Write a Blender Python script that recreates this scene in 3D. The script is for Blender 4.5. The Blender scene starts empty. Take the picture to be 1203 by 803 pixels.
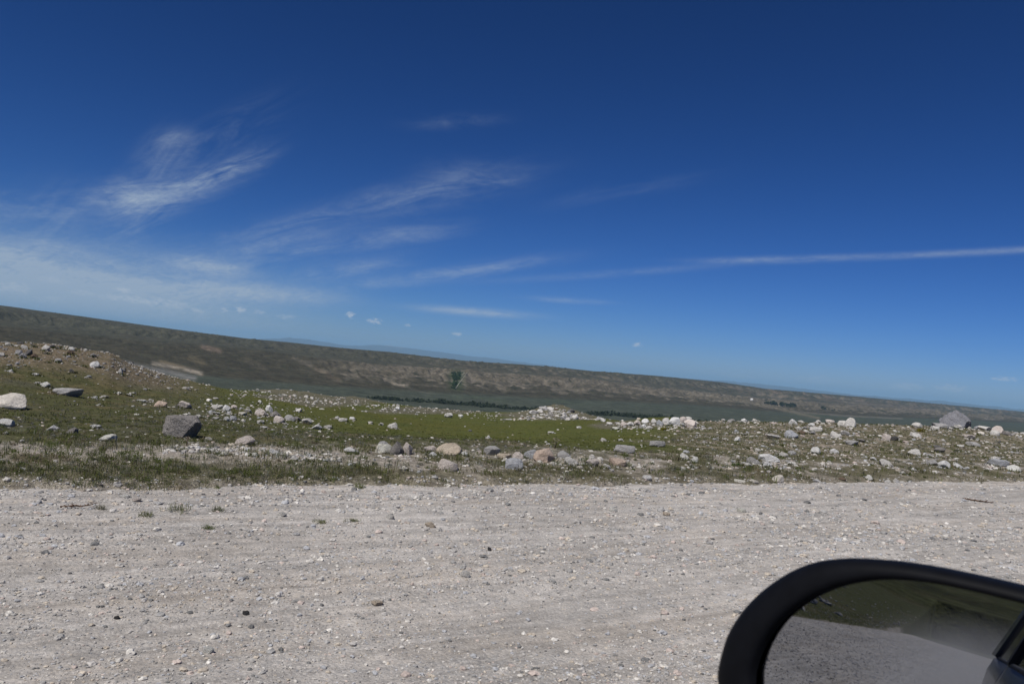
import bpy, bmesh, math, random
import numpy as np
from mathutils import Matrix, Vector

scene = bpy.context.scene
col = scene.collection
rng = np.random.default_rng(11)
random.seed(11)

# ------------------------------------------------------------------ camera
F = 936.0; CX, CY = 601.5, 401.5            # focal length and centre in photograph pixels
H = 1.6                                     # eye height above the road
ROLL, PITCH, YAW = math.radians(5.4), math.radians(1.43), math.radians(33)
fwd = np.array([math.sin(YAW)*math.cos(PITCH), math.cos(YAW)*math.cos(PITCH), math.sin(PITCH)])
r0 = np.array([math.cos(YAW), -math.sin(YAW), 0.0]); u0 = np.cross(r0, fwd)
rgt = math.cos(ROLL)*r0 + math.sin(ROLL)*u0
upv = -math.sin(ROLL)*r0 + math.cos(ROLL)*u0
cam_d = bpy.data.cameras.new("camera")
cam = bpy.data.objects.new("camera", cam_d); col.objects.link(cam)
M = Matrix.Identity(4)
for i in range(3):
    M[i][0], M[i][1], M[i][2] = rgt[i], upv[i], -fwd[i]
M[0][3], M[1][3], M[2][3] = 0, 0, H
cam.matrix_world = M
cam_d.sensor_width = 36; cam_d.lens = 28.0
cam_d.clip_start = 0.02; cam_d.clip_end = 200000
cam_d.dof.use_dof = True; cam_d.dof.focus_distance = 30; cam_d.dof.aperture_fstop = 14
scene.camera = cam
scene.render.resolution_x, scene.render.resolution_y = 1024, 683

# ------------------------------------------------------------------ light
SUN_AZ, SUN_EL = math.radians(-110), math.radians(56)   # azimuth from +Y towards +X
world = bpy.data.worlds.new("World"); scene.world = world
world.use_nodes = True
world.cycles.sampling_method = 'NONE'
wn, wl = world.node_tree.nodes, world.node_tree.links
wn.clear()
sun_d = bpy.data.lights.new("sun", 'SUN'); sun = bpy.data.objects.new("sun", sun_d); col.objects.link(sun)
sun_d.energy = 4.4; sun_d.angle = math.radians(0.53); sun_d.color = (1.0, 0.955, 0.88)
sd = Vector((math.sin(SUN_AZ)*math.cos(SUN_EL), math.cos(SUN_AZ)*math.cos(SUN_EL), math.sin(SUN_EL)))
sun.rotation_euler = sd.to_track_quat('Z', 'Y').to_euler()
sun.location = (0, 0, 50)
vs = scene.view_settings
scene.display_settings.display_device = 'sRGB'
vs.view_transform = 'Standard'; vs.look = 'None'; vs.gamma = 1; vs.use_curve_mapping = False
vs.exposure = 0.0
cy = scene.cycles
cy.max_bounces = 8; cy.diffuse_bounces = 3; cy.glossy_bounces = 4; cy.transmission_bounces = 4
cy.volume_bounces = 1; cy.transparent_max_bounces = 8
cy.use_denoising = True
try:
    cy.denoiser = 'OPENIMAGEDENOISE'
except Exception:
    pass

class NT:
    """small helper for node trees"""
    def __init__(s, tree): s.n, s.l = tree.nodes, tree.links
    def new(s, t, **k):
        nd = s.n.new(t)
        for a, b in k.items(): setattr(nd, a, b)
        return nd
    def put(s, sock, v):
        if isinstance(v, bpy.types.NodeSocket): s.l.new(v, sock)
        elif v is not None: sock.default_value = v
    def m(s, op, a, b=None, c=None, clamp=False):
        nd = s.new('ShaderNodeMath', operation=op, use_clamp=clamp)
        s.put(nd.inputs[0], a); s.put(nd.inputs[1], b)
        if c is not None: s.put(nd.inputs[2], c)
        return nd.outputs[0]
    def mix(s, f, a, b, blend='MIX'):
        nd = s.new('ShaderNodeMix', data_type='RGBA', blend_type=blend)
        s.put(nd.inputs[0], f); s.put(nd.inputs[6], a); s.put(nd.inputs[7], b)
        return nd.outputs[2]
    def noise(s, vec, scale, detail=4, rough=0.55, dist=0.0):
        nd = s.new('ShaderNodeTexNoise')
        if vec is not None: s.put(nd.inputs['Vector'], vec)
        s.put(nd.inputs['Scale'], scale); s.put(nd.inputs['Detail'], detail)
        s.put(nd.inputs['Roughness'], rough); s.put(nd.inputs['Distortion'], dist)
        return nd.outputs[0]
    def ramp(s, f, lo, hi, a=0.0, b=1.0, smooth=True):
        nd = s.new('ShaderNodeMapRange', interpolation_type='SMOOTHSTEP' if smooth else 'LINEAR')
        nd.clamp = True
        s.put(nd.inputs[0], f); s.put(nd.inputs[1], lo); s.put(nd.inputs[2], hi)
        s.put(nd.inputs[3], a); s.put(nd.inputs[4], b)
        return nd.outputs[0]
    def xyz(s, x, y, z=0.0):
        nd = s.new('ShaderNodeCombineXYZ')
        s.put(nd.inputs[0], x); s.put(nd.inputs[1], y); s.put(nd.inputs[2], z)
        return nd.outputs[0]

def pix_ray(x, y):
    d = fwd + (x-CX)/F*rgt - (y-CY)/F*upv
    return d/np.linalg.norm(d)
def az_el(x, y):
    d = pix_ray(x, y)
    return math.atan2(d[0], d[1]), math.asin(d[2])

# ------------------------------------------------------------------ sky: Nishita with high cirrus and small cumulus
W = NT(world.node_tree)
sky = W.new('ShaderNodeTexSky', sky_type='NISHITA')
sky.sun_disc = False; sky.sun_elevation = SUN_EL; sky.sun_rotation = SUN_AZ
sky.altitude = 2200; sky.air_density = 1.0; sky.dust_density = 0.3; sky.ozone_density = 3.0
tc = W.new('ShaderNodeTexCoord')
sep = W.new('ShaderNodeSeparateXYZ'); W.l.new(tc.outputs['Generated'], sep.inputs[0])
AZ = W.m('ARCTAN2', sep.outputs[0], sep.outputs[1])
EL = W.m('ARCSINE', sep.outputs[2])
def streak(p0, p1, width, strength, fib=1.0, lo=0.42, hi=0.75, curve=0.0, seed=0.0, skew=0.0):
    """a wisp of cirrus between two directions; width in radians"""
    (a0, e0), (a1, e1) = az_el(*p0), az_el(*p1)
    L = math.hypot(a1-a0, e1-e0)/2; ph = math.atan2(e1-e0, a1-a0)
    ac, ec = (a0+a1)/2, (e0+e1)/2
    da, de = W.m('SUBTRACT', AZ, ac), W.m('SUBTRACT', EL, ec)
    u = W.m('ADD', W.m('MULTIPLY', da, math.cos(ph)), W.m('MULTIPLY', de, math.sin(ph)))
    v = W.m('SUBTRACT', W.m('MULTIPLY', de, math.cos(ph)), W.m('MULTIPLY', da, math.sin(ph)))
    if curve: v = W.m('SUBTRACT', v, W.m('MULTIPLY', W.m('MULTIPLY', u, u), curve))
    un, vn = W.m('DIVIDE', u, L), W.m('DIVIDE', v, width)
    q = W.m('ADD', W.m('POWER', W.m('ABSOLUTE', un), 2.5), W.m('MULTIPLY', vn, vn))
    g = W.m('EXPONENT', W.m('MULTIPLY', q, -1.3))
    vec = W.xyz(W.m('MULTIPLY', W.m('ADD', u, W.m('MULTIPLY', v, skew)), 7.0*fib), W.m('MULTIPLY', v, 34.0*fib), seed)
    n = W.noise(vec, 1.6, 6, 0.6, 0.9)
    return W.m('MULTIPLY', W.m('MULTIPLY', g, W.ramp(n, lo, hi)), strength)
clouds = [
    # the bird-shaped wisp
    streak((205, 226), (318, 182), 0.013, 0.55, 1.3, 0.28, 0.68, 0.5, 1.0, 0.6),
    streak((100, 238), (250, 218), 0.019, 0.60, 1.3, 0.26, 0.68, 0.6, 1.4, 0.4),
    streak((125, 272), (205, 232), 0.022, 0.38, 1.3, 0.30, 0.72, 0.0, 1.8, 1.0),
    streak((130, 215), (175, 240), 0.012, 0.34, 0.9, 0.2, 0.7, 0.0, 1.9),
    streak((165, 212), (220, 160), 0.024, 0.26, 1.0, 0.30, 0.74, 0.0, 2.0, -0.6),
    streak((175, 165), (230, 158), 0.010, 0.24, 0.9, 0.2, 0.7, 0.0, 2.3),
    streak((170, 205), (340, 120), 0.022, 0.15, 0.9, 0.36, 0.76, 0.0, 2.7, 0.5),
    streak((-80, 236), (150, 243), 0.018, 0.26, 0.8, 0.30, 0.75, 0.0, 3.0),
    streak((20, 290), (90, 225), 0.030, 0.20, 0.7, 0.30, 0.75, 0.0, 3.3),
    streak((215, 300), (470, 232), 0.017, 0.34, 0.7, 0.25, 0.75, 0.15, 4.0, 0.3),
    streak((400, 246), (625, 200), 0.020, 0.32, 0.7, 0.28, 0.75, -0.25, 4.3, 0.3),
    streak((500, 200), (610, 212), 0.016, 0.22, 0.8, 0.25, 0.75, 0.0, 4.5),
    streak((230, 315), (400, 282), 0.018, 0.30, 0.8, 0.25, 0.75, 0.1, 5.0, 0.3),
    streak((360, 290), (540, 268), 0.014, 0.32, 0.8, 0.22, 0.72, 0.0, 5.4, 0.3),
    streak((330, 328), (480, 306), 0.012, 0.36, 0.8, 0.2, 0.70, 0.0, 6.0),
    streak((400, 337), (650, 304), 0.009, 0.42, 0.8, 0.2, 0.66, 0.0, 6.6),
    streak((195, 304), (300, 322), 0.009, 0.50, 0.9, 0.15, 0.55, 0.0, 7.0),
    streak((200, 336), (410, 352), 0.012, 0.55, 0.7, 0.10, 0.50, 0.0, 8.0),
    streak((485, 361), (625, 371), 0.0052, 0.62, 0.8, 0.10, 0.45, 0.0, 9.0),
    streak((820, 306), (1030, 302), 0.0042, 0.36, 0.8, 0.15, 0.6, 0.0, 10.0),
    streak((960, 303), (1380, 282), 0.0038, 0.33, 0.7, 0.15, 0.55, 0.0, 10.5),
    streak((560, 331), (880, 308), 0.0050, 0.15, 0.8, 0.20, 0.6, 0.0, 11.0),
    streak((620, 350), (715, 355), 0.004, 0.26, 0.8, 0.25, 0.6, 0.0, 12.0),
    streak((480, 146), (590, 140), 0.008, 0.14, 0.9, 0.3, 0.7, 0.0, 13.0),
    streak((640, 240), (820, 208), 0.010, 0.08, 0.9, 0.3, 0.7, 0.0, 14.0),
    # the broad milky veil low on the left
    streak((-260, 285), (330, 372), 0.050, 0.70, 0.30, 0.05, 0.62, 0.0, 15.0),
    streak((-300, 300), (270, 350), 0.034, 0.56, 0.35, 0.10, 0.60, 0.0, 16.0),
    streak((-300, 345), (330, 396), 0.026, 0.44, 0.4, 0.05, 0.6, 0.0, 18.0),
    streak((-300, 282), (110, 292), 0.012, 0.30, 0.6, 0.2, 0.65, 0.0, 17.0),
]
def puff(p, wx, wy, strength, seed):
    a, e = az_el(*p)
    u = W.m('DIVIDE', W.m('SUBTRACT', AZ, a), wx/F); v = W.m('DIVIDE', W.m('SUBTRACT', EL, e), wy/F)
    v = W.m('ADD', v, W.m('MULTIPLY', u, 0.0))
    q = W.m('ADD', W.m('MULTIPLY', u, u), W.m('MULTIPLY', v, v))
    n = W.noise(W.xyz(W.m('MULTIPLY', AZ, F/7), W.m('MULTIPLY', EL, F/3.0), seed), 1.3, 6, 0.75)
    d = W.m('SUBTRACT', W.m('MULTIPLY', W.m('SUBTRACT', n, 0.36), 4.5), q)
    return W.m('MULTIPLY', W.ramp(d, -0.15, 0.9), strength*0.95)
puffs = [puff((128, 349), 14, 4.5, 0.35, 31), puff((190, 352), 12, 4, 0.4, 32), puff((98, 344), 16, 4, 0.28, 33), puff((305, 367), 9, 3.5, 0.35, 34), puff((60, 352), 20, 5, 0.25, 35), puff((152, 351), 20, 5, 0.45, 1), puff((172, 355), 15, 4.5, 0.55, 2), puff((60, 329), 17, 5, 0.20, 3),
         puff((145, 341), 12, 4, 0.5, 5), puff((232, 365), 9, 4, 0.5, 6), puff((283, 364), 8, 4.5, 0.65, 7), puff((263, 364), 6, 3.5, 0.4, 21),
         puff((411, 370), 8, 4.5, 0.75, 8), puff((441, 377), 11, 4.5, 0.65, 9), puff((537, 392), 8, 3.5, 0.55, 10), puff((478, 382), 5, 2.5, 0.35, 11),
         puff((749, 405), 8, 3.5, 0.6, 12), puff((335, 372), 14, 4, 0.3, 13), puff((1180, 445), 15, 3.5, 0.4, 14), puff((1065, 454), 22, 6, 0.3, 15),
         puff((1118, 456), 20, 5.5, 0.3, 16), puff((865, 442), 24, 4, 0.26, 17), puff((960, 446), 28, 6, 0.16, 18), puff((12, 338), 22, 7, 0.4, 19), puff((205, 358), 22, 6, 0.4, 20)]
tot = clouds[0]
for c in clouds[1:]: tot = W.m('ADD', tot, c)
ptot = puffs[0]
for c in puffs[1:]: ptot = W.m('ADD', ptot, c)
fvec = W.xyz(W.m('ADD', W.m('MULTIPLY', AZ, 55.0), W.m('MULTIPLY', EL, 25.0)), W.m('SUBTRACT', W.m('MULTIPLY', EL, 150.0), W.m('MULTIPLY', AZ, 35.0)), 0.0)
tot = W.m('MULTIPLY', tot, W.ramp(W.noise(fvec, 1.0, 6, 0.68, 1.2), 0.28, 0.72, 0.60, 1.28, False))
fac = W.m('MINIMUM', tot, 0.85)
sc_ = W.new('ShaderNodeSeparateColor'); W.l.new(sky.outputs[0], sc_.inputs[0])
cc_ = W.new('ShaderNodeCombineColor')
for i_, (k_, p_) in enumerate(((0.055, 1.93), (0.174, 1.50), (0.302, 1.50))):   # a deep, dry-air blue
    W.l.new(W.m('MULTIPLY', W.m('POWER', sc_.outputs[i_], p_), k_), cc_.inputs[i_])
skyc = cc_.outputs[0]
final = W.mix(W.m('MINIMUM', ptot, 0.9), W.mix(fac, skyc, (4.6, 5.6, 6.9, 1)), (6.6, 7.2, 8.0, 1))
bg = W.new('ShaderNodeBackground'); W.l.new(final, bg.inputs[0]); bg.inputs[1].default_value = 0.08
out = W.new('ShaderNodeOutputWorld'); W.l.new(bg.outputs[0], out.inputs[0])

# ------------------------------------------------------------------ numpy noise
_perm = np.random.default_rng(5).permutation(4096)
_grad = np.random.default_rng(6).uniform(0, 2*np.pi, 4096)
_gx, _gy = np.cos(_grad), np.sin(_grad)
def perlin(x, y, seed=0):
    x = np.asarray(x, float); y = np.asarray(y, float)
    xi = np.floor(x).astype(np.int64); yi = np.floor(y).astype(np.int64)
    xf, yf = x-xi, y-yi
    def g(ix, iy, fx, fy):
        h = _perm[(_perm[(ix + seed*131) & 4095] + iy) & 4095]
        return _gx[h]*fx + _gy[h]*fy
    u = xf*xf*xf*(xf*(xf*6-15)+10); v = yf*yf*yf*(yf*(yf*6-15)+10)
    a = g(xi, yi, xf, yf)*(1-u) + g(xi+1, yi, xf-1, yf)*u
    b = g(xi, yi+1, xf, yf-1)*(1-u) + g(xi+1, yi+1, xf-1, yf-1)*u
    return (a*(1-v)+b*v)*1.5
def fbm(x, y, oct=4, seed=0, gain=0.5):
    s = 0; a = 1; f = 1; t = 0
    for o in range(oct):
        s = s + a*perlin(x*f, y*f, seed+o*7); t += a; a *= gain; f *= 2.03
    return s/t
def sstep(a, b, x):
    t = np.clip((x-a)/(b-a), 0, 1); return t*t*(3-2*t)
def lerp(a, b, t): return a + (b-a)*t

# ------------------------------------------------------------------ terrain: a height field round the eye, r = distance, dep = fall below eye level
EDGE = 8.6                                   # the road's far edge (the road runs along +X)
AZ0, AZ1 = math.radians(-2.5), math.radians(69)
# each feature line of the land: (photo x, photo y, distance)
LINES = [
 [(-60,458,23),(0,456,23),(100,466,24),(200,474,25),(300,487,26),(400,500,27),(500,510,28),(600,515,29),(700,515,28),(800,513,26),(900,513,26),(1000,517,28),(1100,520,33),(1203,526,40),(1270,530,46)],
 [(-60,396,35),(0,402,35),(60,404.5,35),(130,415,36),(150,425.5,37),(200,442.5,42),(260,456,47),(300,460,52),(350,464,60),(420,470,70),(500,479,75),(600,487,75),(660,487,72),(700,493,66),(760,496,55),(820,495,48),(900,495.5,44),(1000,498,44),(1100,500.5,48),(1203,509,56),(1270,515,62)],
 [(-60,440,70),(0,446,70),(130,462,70),(200,470,75),(300,482,90),(420,488,110),(600,502,115),(760,516,100),(820,516,95),(1000,519,95),(1203,527,110),(1270,531,115)],
 [(-60,425,400),(0,430,400),(130,444,400),(200,452,400),(300,465,430),(420,478,450),(600,496,450),(760,506,450),(1000,510,450),(1203,516,450),(1270,521,450)],
 [(-60,412,900),(0,416,900),(130,430,950),(200,446,1000),(300,461,1050),(420,474,1100),(600,489,1150),(760,499,1150),(900,502,1200),(1000,504,1300),(1203,514,1500),(1270,520,1600)],
 [(-60,406,1150),(0,410,1150),(130,425,1250),(200,438,1350),(300,448,1450),(400,455,1550),(500,461,1700),(600,466,1830),(700,471,2000),(800,475,2250),(900,483,2500),(1000,489,2900),(1100,492,3500),(1203,497,4200),(1270,502,4600)],
 [(-60,376,1900),(0,384,1900),(116,396,1950),(200,403,2000),(290,411,2100),(400,424,2100),(450,429,2150),(500,432,2250),(560,436,2400),(600,440,2500),(650,443,2600),(700,447,2800),(800,459,3300),(900,469,3800),(1000,476,4300),(1203,491,5600),(1270,497,6200)],
 [(-60,350,3200),(0,358.5,3200),(100,372,3400),(200,386,3600),(290,397.5,3800),(340,402,3500),(400,408.5,3500),(460,413.5,3600),(520,421,3700),(560,425,3700),(600,427,3600),(640,430,3800),(700,436,4200),(770,441,4600),(850,449,5200),(900,456.5,5600),(960,461.5,6200),(1000,465,6800),(1100,474,8000),(1203,483.5,9500),(1270,490,10000)],
]
LA = []
for ln in LINES:
    a, d, r = [], [], []
    for x, y, rr in ln:
        q = pix_ray(x, y); a.append(math.atan2(q[0], q[1])); d.append(-q[2]/math.hypot(q[0], q[1])); r.append(math.log(rr))
    LA.append((np.array(a), np.array(d), np.array(r)))

az_all = np.concatenate([np.arange(-110, -97, 0.5), np.arange(-97, -62, 0.1), np.arange(-62, -3.2, 0.5), np.arange(-3.2, 72, 0.085), np.arange(72, 250, 2.0)])*math.pi/180
r_all = np.concatenate([np.array([0.8, 1.5, 2.5, 4, 6]), np.exp(np.arange(math.log(7.5), math.log(105), 0.006)),
                        np.exp(np.arange(math.log(106), math.log(480), 0.03)), np.exp(np.arange(math.log(485), math.log(13000), 0.0068)),
                        np.array([15000, 20000, 30000., 45000, 70000])])
NA, NR = len(az_all), len(r_all)
LR = np.log(r_all)

def pchip(xk, yk, x):
    h = np.diff(xk); dl = np.diff(yk)/h
    m = np.zeros_like(yk); m[0], m[-1] = dl[0], dl[-1]
    for i in range(1, len(xk)-1):
        if dl[i-1]*dl[i] > 0:
            w1, w2 = 2*h[i]+h[i-1], h[i]+2*h[i-1]
            m[i] = (w1+w2)/(w1/dl[i-1]+w2/dl[i])
    i = np.clip(np.searchsorted(xk, x)-1, 0, len(xk)-2)
    t = (x-xk[i])/h[i]; t2, t3 = t*t, t*t*t
    return (2*t3-3*t2+1)*yk[i]+(t3-2*t2+t)*h[i]*m[i]+(-2*t3+3*t2)*yk[i+1]+(t3-t2)*h[i]*m[i+1]

Zp = np.zeros((NA, NR))
for k, a in enumerate(az_all):
    ac = min(max(a, AZ0), AZ1)
    e = EDGE/math.cos(min(abs(ac), AZ1))
    pts = []
    for rr, zz in ((e*0.98, 0.0), (e*1.06, 0.03), (e*1.22, 0.10), (e*1.5, 0.06)):
        pts.append((math.log(rr), (H-zz)/rr))
    for j, (aa, dd, rr) in enumerate(LA):
        lr, dp = np.interp(ac, aa, rr), np.interp(ac, aa, dd)
        lr = max(lr, pts[-1][0]+0.12)
        pts.append((lr, dp))
    last = pts[-1]
    pts.append((last[0]+0.25, last[1]+0.006)); pts.append((last[0]+0.8, last[1]+0.011)); pts.append((12.0, last[1]+0.012))
    xk = np.array([p[0] for p in pts]); yk = np.array([p[1] for p in pts])
    dep = pchip(xk, yk, np.clip(LR, xk[0], xk[-1]))
    z = H - dep*r_all
    z[LR < xk[0]] = 0
    Zp[k] = z
AA, RR = np.meshgrid(az_all, r_all, indexing='ij')
X = RR*np.sin(AA); Y = RR*np.cos(AA)
# the rest of the circle: flat road behind, a grassy bank rising at the rear left (seen in the mirror)
bank = np.maximum(0, Y-EDGE-0.3)*0.02 + 0.17*2.5*np.log1p(np.exp(np.clip((Y-EDGE-3.5)/2.5, -30, 60)))*sstep(-5, -20, X)*sstep(EDGE, EDGE+1, Y)
bank = bank + 0.17*9*np.log1p(np.exp(np.clip((RR-72)/9, -30, 300)))*sstep(45, 60, RR)
bank = np.minimum(bank, 70 + 5*fbm(X/120, Y/120, 3, 3)) + (Y > EDGE)*0.25*fbm(X/4, Y/4, 3, 4)*sstep(EDGE, EDGE+4, Y)
bank = bank*sstep(-2, -14, X)
right = np.where(Y > EDGE, -0.02*(np.maximum(0, Y-EDGE)), 0) - 0.012*np.maximum(0, RR-60)
right = np.maximum(right, -60)
wl_ = sstep(math.radians(-3), math.radians(-20), AA)      # 1 at the rear left
wr_ = sstep(math.radians(69), math.radians(80), AA)
Z = Zp*(1-wl_)*(1-wr_) + bank*wl_ + right*wr_
Z = np.where((np.abs(Y) < EDGE) & (RR < 120) & (AA < AZ1+0.2), np.where(Y < EDGE, 0, Z), Z)
# lumps on the near ground, gullies on the far slopes
near = sstep(EDGE+0.1, EDGE+1.6, Y)*(1-sstep(90, 160, RR))
Z = Z + near*(0.055*fbm(X/1.3, Y/1.3, 4, 1) + 0.05*fbm(X/5, Y/5, 3, 2)*sstep(9, 20, RR))
for px_, py_, r_, wa, wr, hh_ in ((652, 487, 71, 0.034, 0.055, 0.80), (600, 487, 74, 0.03, 0.04, 0.20), (690, 492, 66, 0.03, 0.05, 0.30), (345, 463, 58, 0.07, 0.07, 0.28), (420, 470, 68, 0.03, 0.05, 0.25), (775, 497, 53, 0.03, 0.05, 0.35)):
    a_ = az_el(px_, py_)[0]
    Z = Z + hh_*np.exp(-((AA-a_)/wa)**2-((LR[None, :]-math.log(r_))/wr)**2)*(1+0.5*fbm(X/1.2, Y/1.2, 3, 17))
far = sstep(900, 1400, RR)*(1-wl_)*(1-wr_)
lr6 = np.array([np.interp(min(max(a, AZ0), AZ1), LA[5][0], LA[5][2]) for a in az_all])[:, None]
lr7 = np.array([np.interp(min(max(a, AZ0), AZ1), LA[6][0], LA[6][2]) for a in az_all])[:, None]
lr8 = np.array([np.interp(min(max(a, AZ0), AZ1), LA[7][0], LA[7][2]) for a in az_all])[:, None]
t67 = (LR[None, :]-lr6)/(lr7-lr6); t78 = (LR[None, :]-lr7)/(lr8-lr7)
slope1 = np.clip(t67, 0, 1)*sstep(-0.05, 0.25, t67)*(1-sstep(0.9, 1.15, t67)); slope2 = sstep(0.05, 0.45, t78)*(1-sstep(0.50, 0.85, t78))
wx = X + 60*fbm(X/260, Y/260, 3, 9); wy = Y + 60*fbm(X/260, Y/260, 3, 13)
ridg = 1-2*np.abs(fbm(wx/210, wy/210, 4, 21, 0.55))
ridg2 = 1-2*np.abs(fbm(wx/520+3, wy/520, 5, 31, 0.55))
scalez = RR/2500
gul = 1-2*np.abs(fbm(AA*2500/58 + 0.8*fbm(X/200, Y/200, 3, 23), LR[None, :]*7 + 0*AA, 3, 24, 0.6))      # gullies running down the slopes
gul2 = 1-2*np.abs(fbm(AA*2500/21 + 1.1*fbm(X/150, Y/150, 3, 25), LR[None, :]*11 + 0*AA, 3, 26, 0.6))
Z = Z + far*(slope1*(17*(ridg-0.75) + (15*(gul-0.7) + 5*(gul2-0.7))*(0.25+0.75*(AA > 0)*sstep(az_el(300, 420)[0], az_el(460, 430)[0], AA)))*scalez + slope2*(30*(ridg2-0.72) + 13*(gul-0.7))*np.minimum(scalez, 1.7) + 1.2*fbm(X/90, Y/90, 3, 41)*sstep(0.0, 0.2, t67)*scalez)
Z = np.where(RR > 13500, np.minimum(Z, -160), Z)

def zgrid(x, y):
    """terrain height at world points"""
    x = np.asarray(x, float); y = np.asarray(y, float)
    a = np.arctan2(x, y); a = np.where(a < az_all[0], a+2*math.pi, a)
    l = np.log(np.maximum(np.hypot(x, y), 0.81))
    i = np.clip(np.searchsorted(az_all, a)-1, 0, NA-2); j = np.clip(np.searchsorted(LR, l)-1, 0, NR-2)
    s = np.clip((a-az_all[i])/(az_all[i+1]-az_all[i]), 0, 1); t = np.clip((l-LR[j])/(LR[j+1]-LR[j]), 0, 1)
    return (Z[i, j]*(1-s)+Z[i+1, j]*s)*(1-t) + (Z[i, j+1]*(1-s)+Z[i+1, j+1]*s)*t
def to_pix(x, y, z):
    dz = z-H
    d = x*fwd[0]+y*fwd[1]+dz*fwd[2]; d = np.where(d > 0.01, d, 0.01)
    return CX+F*(x*rgt[0]+y*rgt[1]+dz*rgt[2])/d, CY-F*(x*upv[0]+y*upv[1]+dz*upv[2])/d, d
def ground_at(px, py, rmin=3.0, rmax=100.0):
    d = pix_ray(px, py); hh = math.hypot(d[0], d[1])
    r = np.exp(np.linspace(math.log(rmin), math.log(rmax), 2500))
    xs, ys = r*d[0]/hh, r*d[1]/hh
    zr = H + r*d[2]/hh; zt = zgrid(xs, ys)
    below = np.where(zr <= zt)[0]
    if len(below): i = below[0]
    else: i = int(np.argmin(zr-zt))
    return xs[i], ys[i], zt[i]

# ------------------------------------------------------------------ ground colours (what grows or lies where)
PX, PY, _d = to_pix(X, Y, Z)
front = (X*fwd[0]+Y*fwd[1] > 1)
C = np.zeros((NA, NR, 3))
def setc(mask, c):
    global C
    m = np.clip(mask, 0, 1)[..., None]; C = C*(1-m) + np.array(c)*m
n1 = fbm(X/0.9, Y/0.9, 4, 51); n2 = fbm(X/3.5, Y/3.5, 4, 52); n3 = fbm(X/11, Y/11, 3, 53); n0 = fbm(X/0.3, Y/0.3, 3, 54)
GRAVEL = (0.34, 0.305, 0.27); SOIL = (0.30, 0.27, 0.235); GREEN = (0.074, 0.076, 0.034); MEADOW = (0.080, 0.088, 0.024); SAGE = (0.088, 0.086, 0.058)
STONY = (0.17, 0.145, 0.112); DRY = (0.13, 0.105, 0.055)
C[:] = GREEN
setc(sstep(-0.15, 0.35, n2), SAGE)
setc(sstep(0.0, 0.5, n1+0.4*n3)*0.55, DRY)
# meadow
ra = np.array([np.interp(min(max(a, AZ0), AZ1), LA[0][0], LA[0][2]) for a in az_all])[:, None]
rb = np.array([np.interp(min(max(a, AZ0), AZ1), LA[1][0], LA[1][2]) for a in az_all])[:, None]
mead = sstep(-0.74, -0.42, LR[None, :]-ra + 0.14*n3)*sstep(110, 340, PX-(PY-455)*2.4+60*n2)*(1-sstep(740, 860, PX+60*n2+0.8*(PY-500)))*(RR < 110)
setc(mead, MEADOW)
setc(mead*sstep(0.0, 0.5, n3+0.3*n1)*0.6, (0.088, 0.088, 0.020))
setc(mead*sstep(0.0, 0.5, -n2+0.2*n0)*0.6, (0.058, 0.070, 0.020)); setc(mead*sstep(0.05, 0.5, n1+0.4*n0)*0.55, (0.098, 0.092, 0.036)); setc(mead*sstep(0.1, 0.5, -n1+0.4*n0)*0.45, (0.056, 0.072, 0.018))
# gravelly left mound and right rise
lm = (1-sstep(165, 270, PX + 30*n2))*sstep(0.22, 0.62, (LR[None, :]-ra)/(rb-ra) + 0.16*n2 + 0.08*n1)*front*(RR < 110)
setc(lm*(0.80+0.2*n0), (0.175, 0.138, 0.100)); setc(lm*sstep(-0.05, 0.4, n1)*0.6, (0.095, 0.088, 0.052))
rm = sstep(740, 900, PX+60*n2+0.8*(PY-500))*sstep(EDGE+1.2, EDGE+3.5, Y+0.8*n1)*front*(RR < 110)
setc(rm*0.75, (0.155, 0.138, 0.095)); setc(rm*sstep(-0.1, 0.4, n1+0.4*n2)*0.8, (0.27, 0.232, 0.185)); setc(rm*sstep(0.0, 0.35, -n1+0.3*n0-0.1)*0.8, (0.075, 0.085, 0.035))
# stony rise beyond the meadow and behind its left corner
def blob(px, py, wx_, wy_, pw=2.0): return np.exp(-(np.abs((PX-px)/wx_)**pw + np.abs((PY-py)/wy_)**pw))*front
st = np.maximum.reduce([blob(360, 470, 95, 9), blob(500, 482, 75, 5), blob(655, 487, 75, 7), blob(760, 500, 70, 7)])*((RR > 40) & (RR < 110))
for px_, py_, r_, wa, wr in ((652, 487, 71, 0.042, 0.08), (345, 463, 58, 0.085, 0.10), (420, 470, 68, 0.04, 0.07), (300, 458, 54, 0.04, 0.08)):
    st = np.maximum(st, np.exp(-((AA-az_el(px_, py_)[0])/wa)**4-((LR[None, :]-math.log(r_))/wr)**2))
setc(sstep(0.3, 0.6, st+0.25*n2+0.15*n0)*0.8, (0.125, 0.115, 0.088))
# pale soil along the verge
vs_ = Y-EDGE
setc((1-sstep(1.6, 3.2, vs_+0.6*n2))*(0.55+0.5*n1)*(RR < 110), (0.165, 0.145, 0.105))
soil = np.exp(-((vs_-1.9-0.5*n2)/0.75)**2)*sstep(-0.25, 0.2, n1+0.5*n2+0.25)*(1-sstep(430, 760, PX))
setc(soil*1.25, SOIL)
soil2 = np.exp(-((vs_-1.7)/1.3)**2)*sstep(-0.05, 0.35, n1+0.4*n2)*sstep(300, 520, PX)
setc(soil2*1.1, SOIL)
setc(sstep(0.75, -0.15, vs_+1.0*n2+0.35*n1+0.25), GRAVEL)
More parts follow.
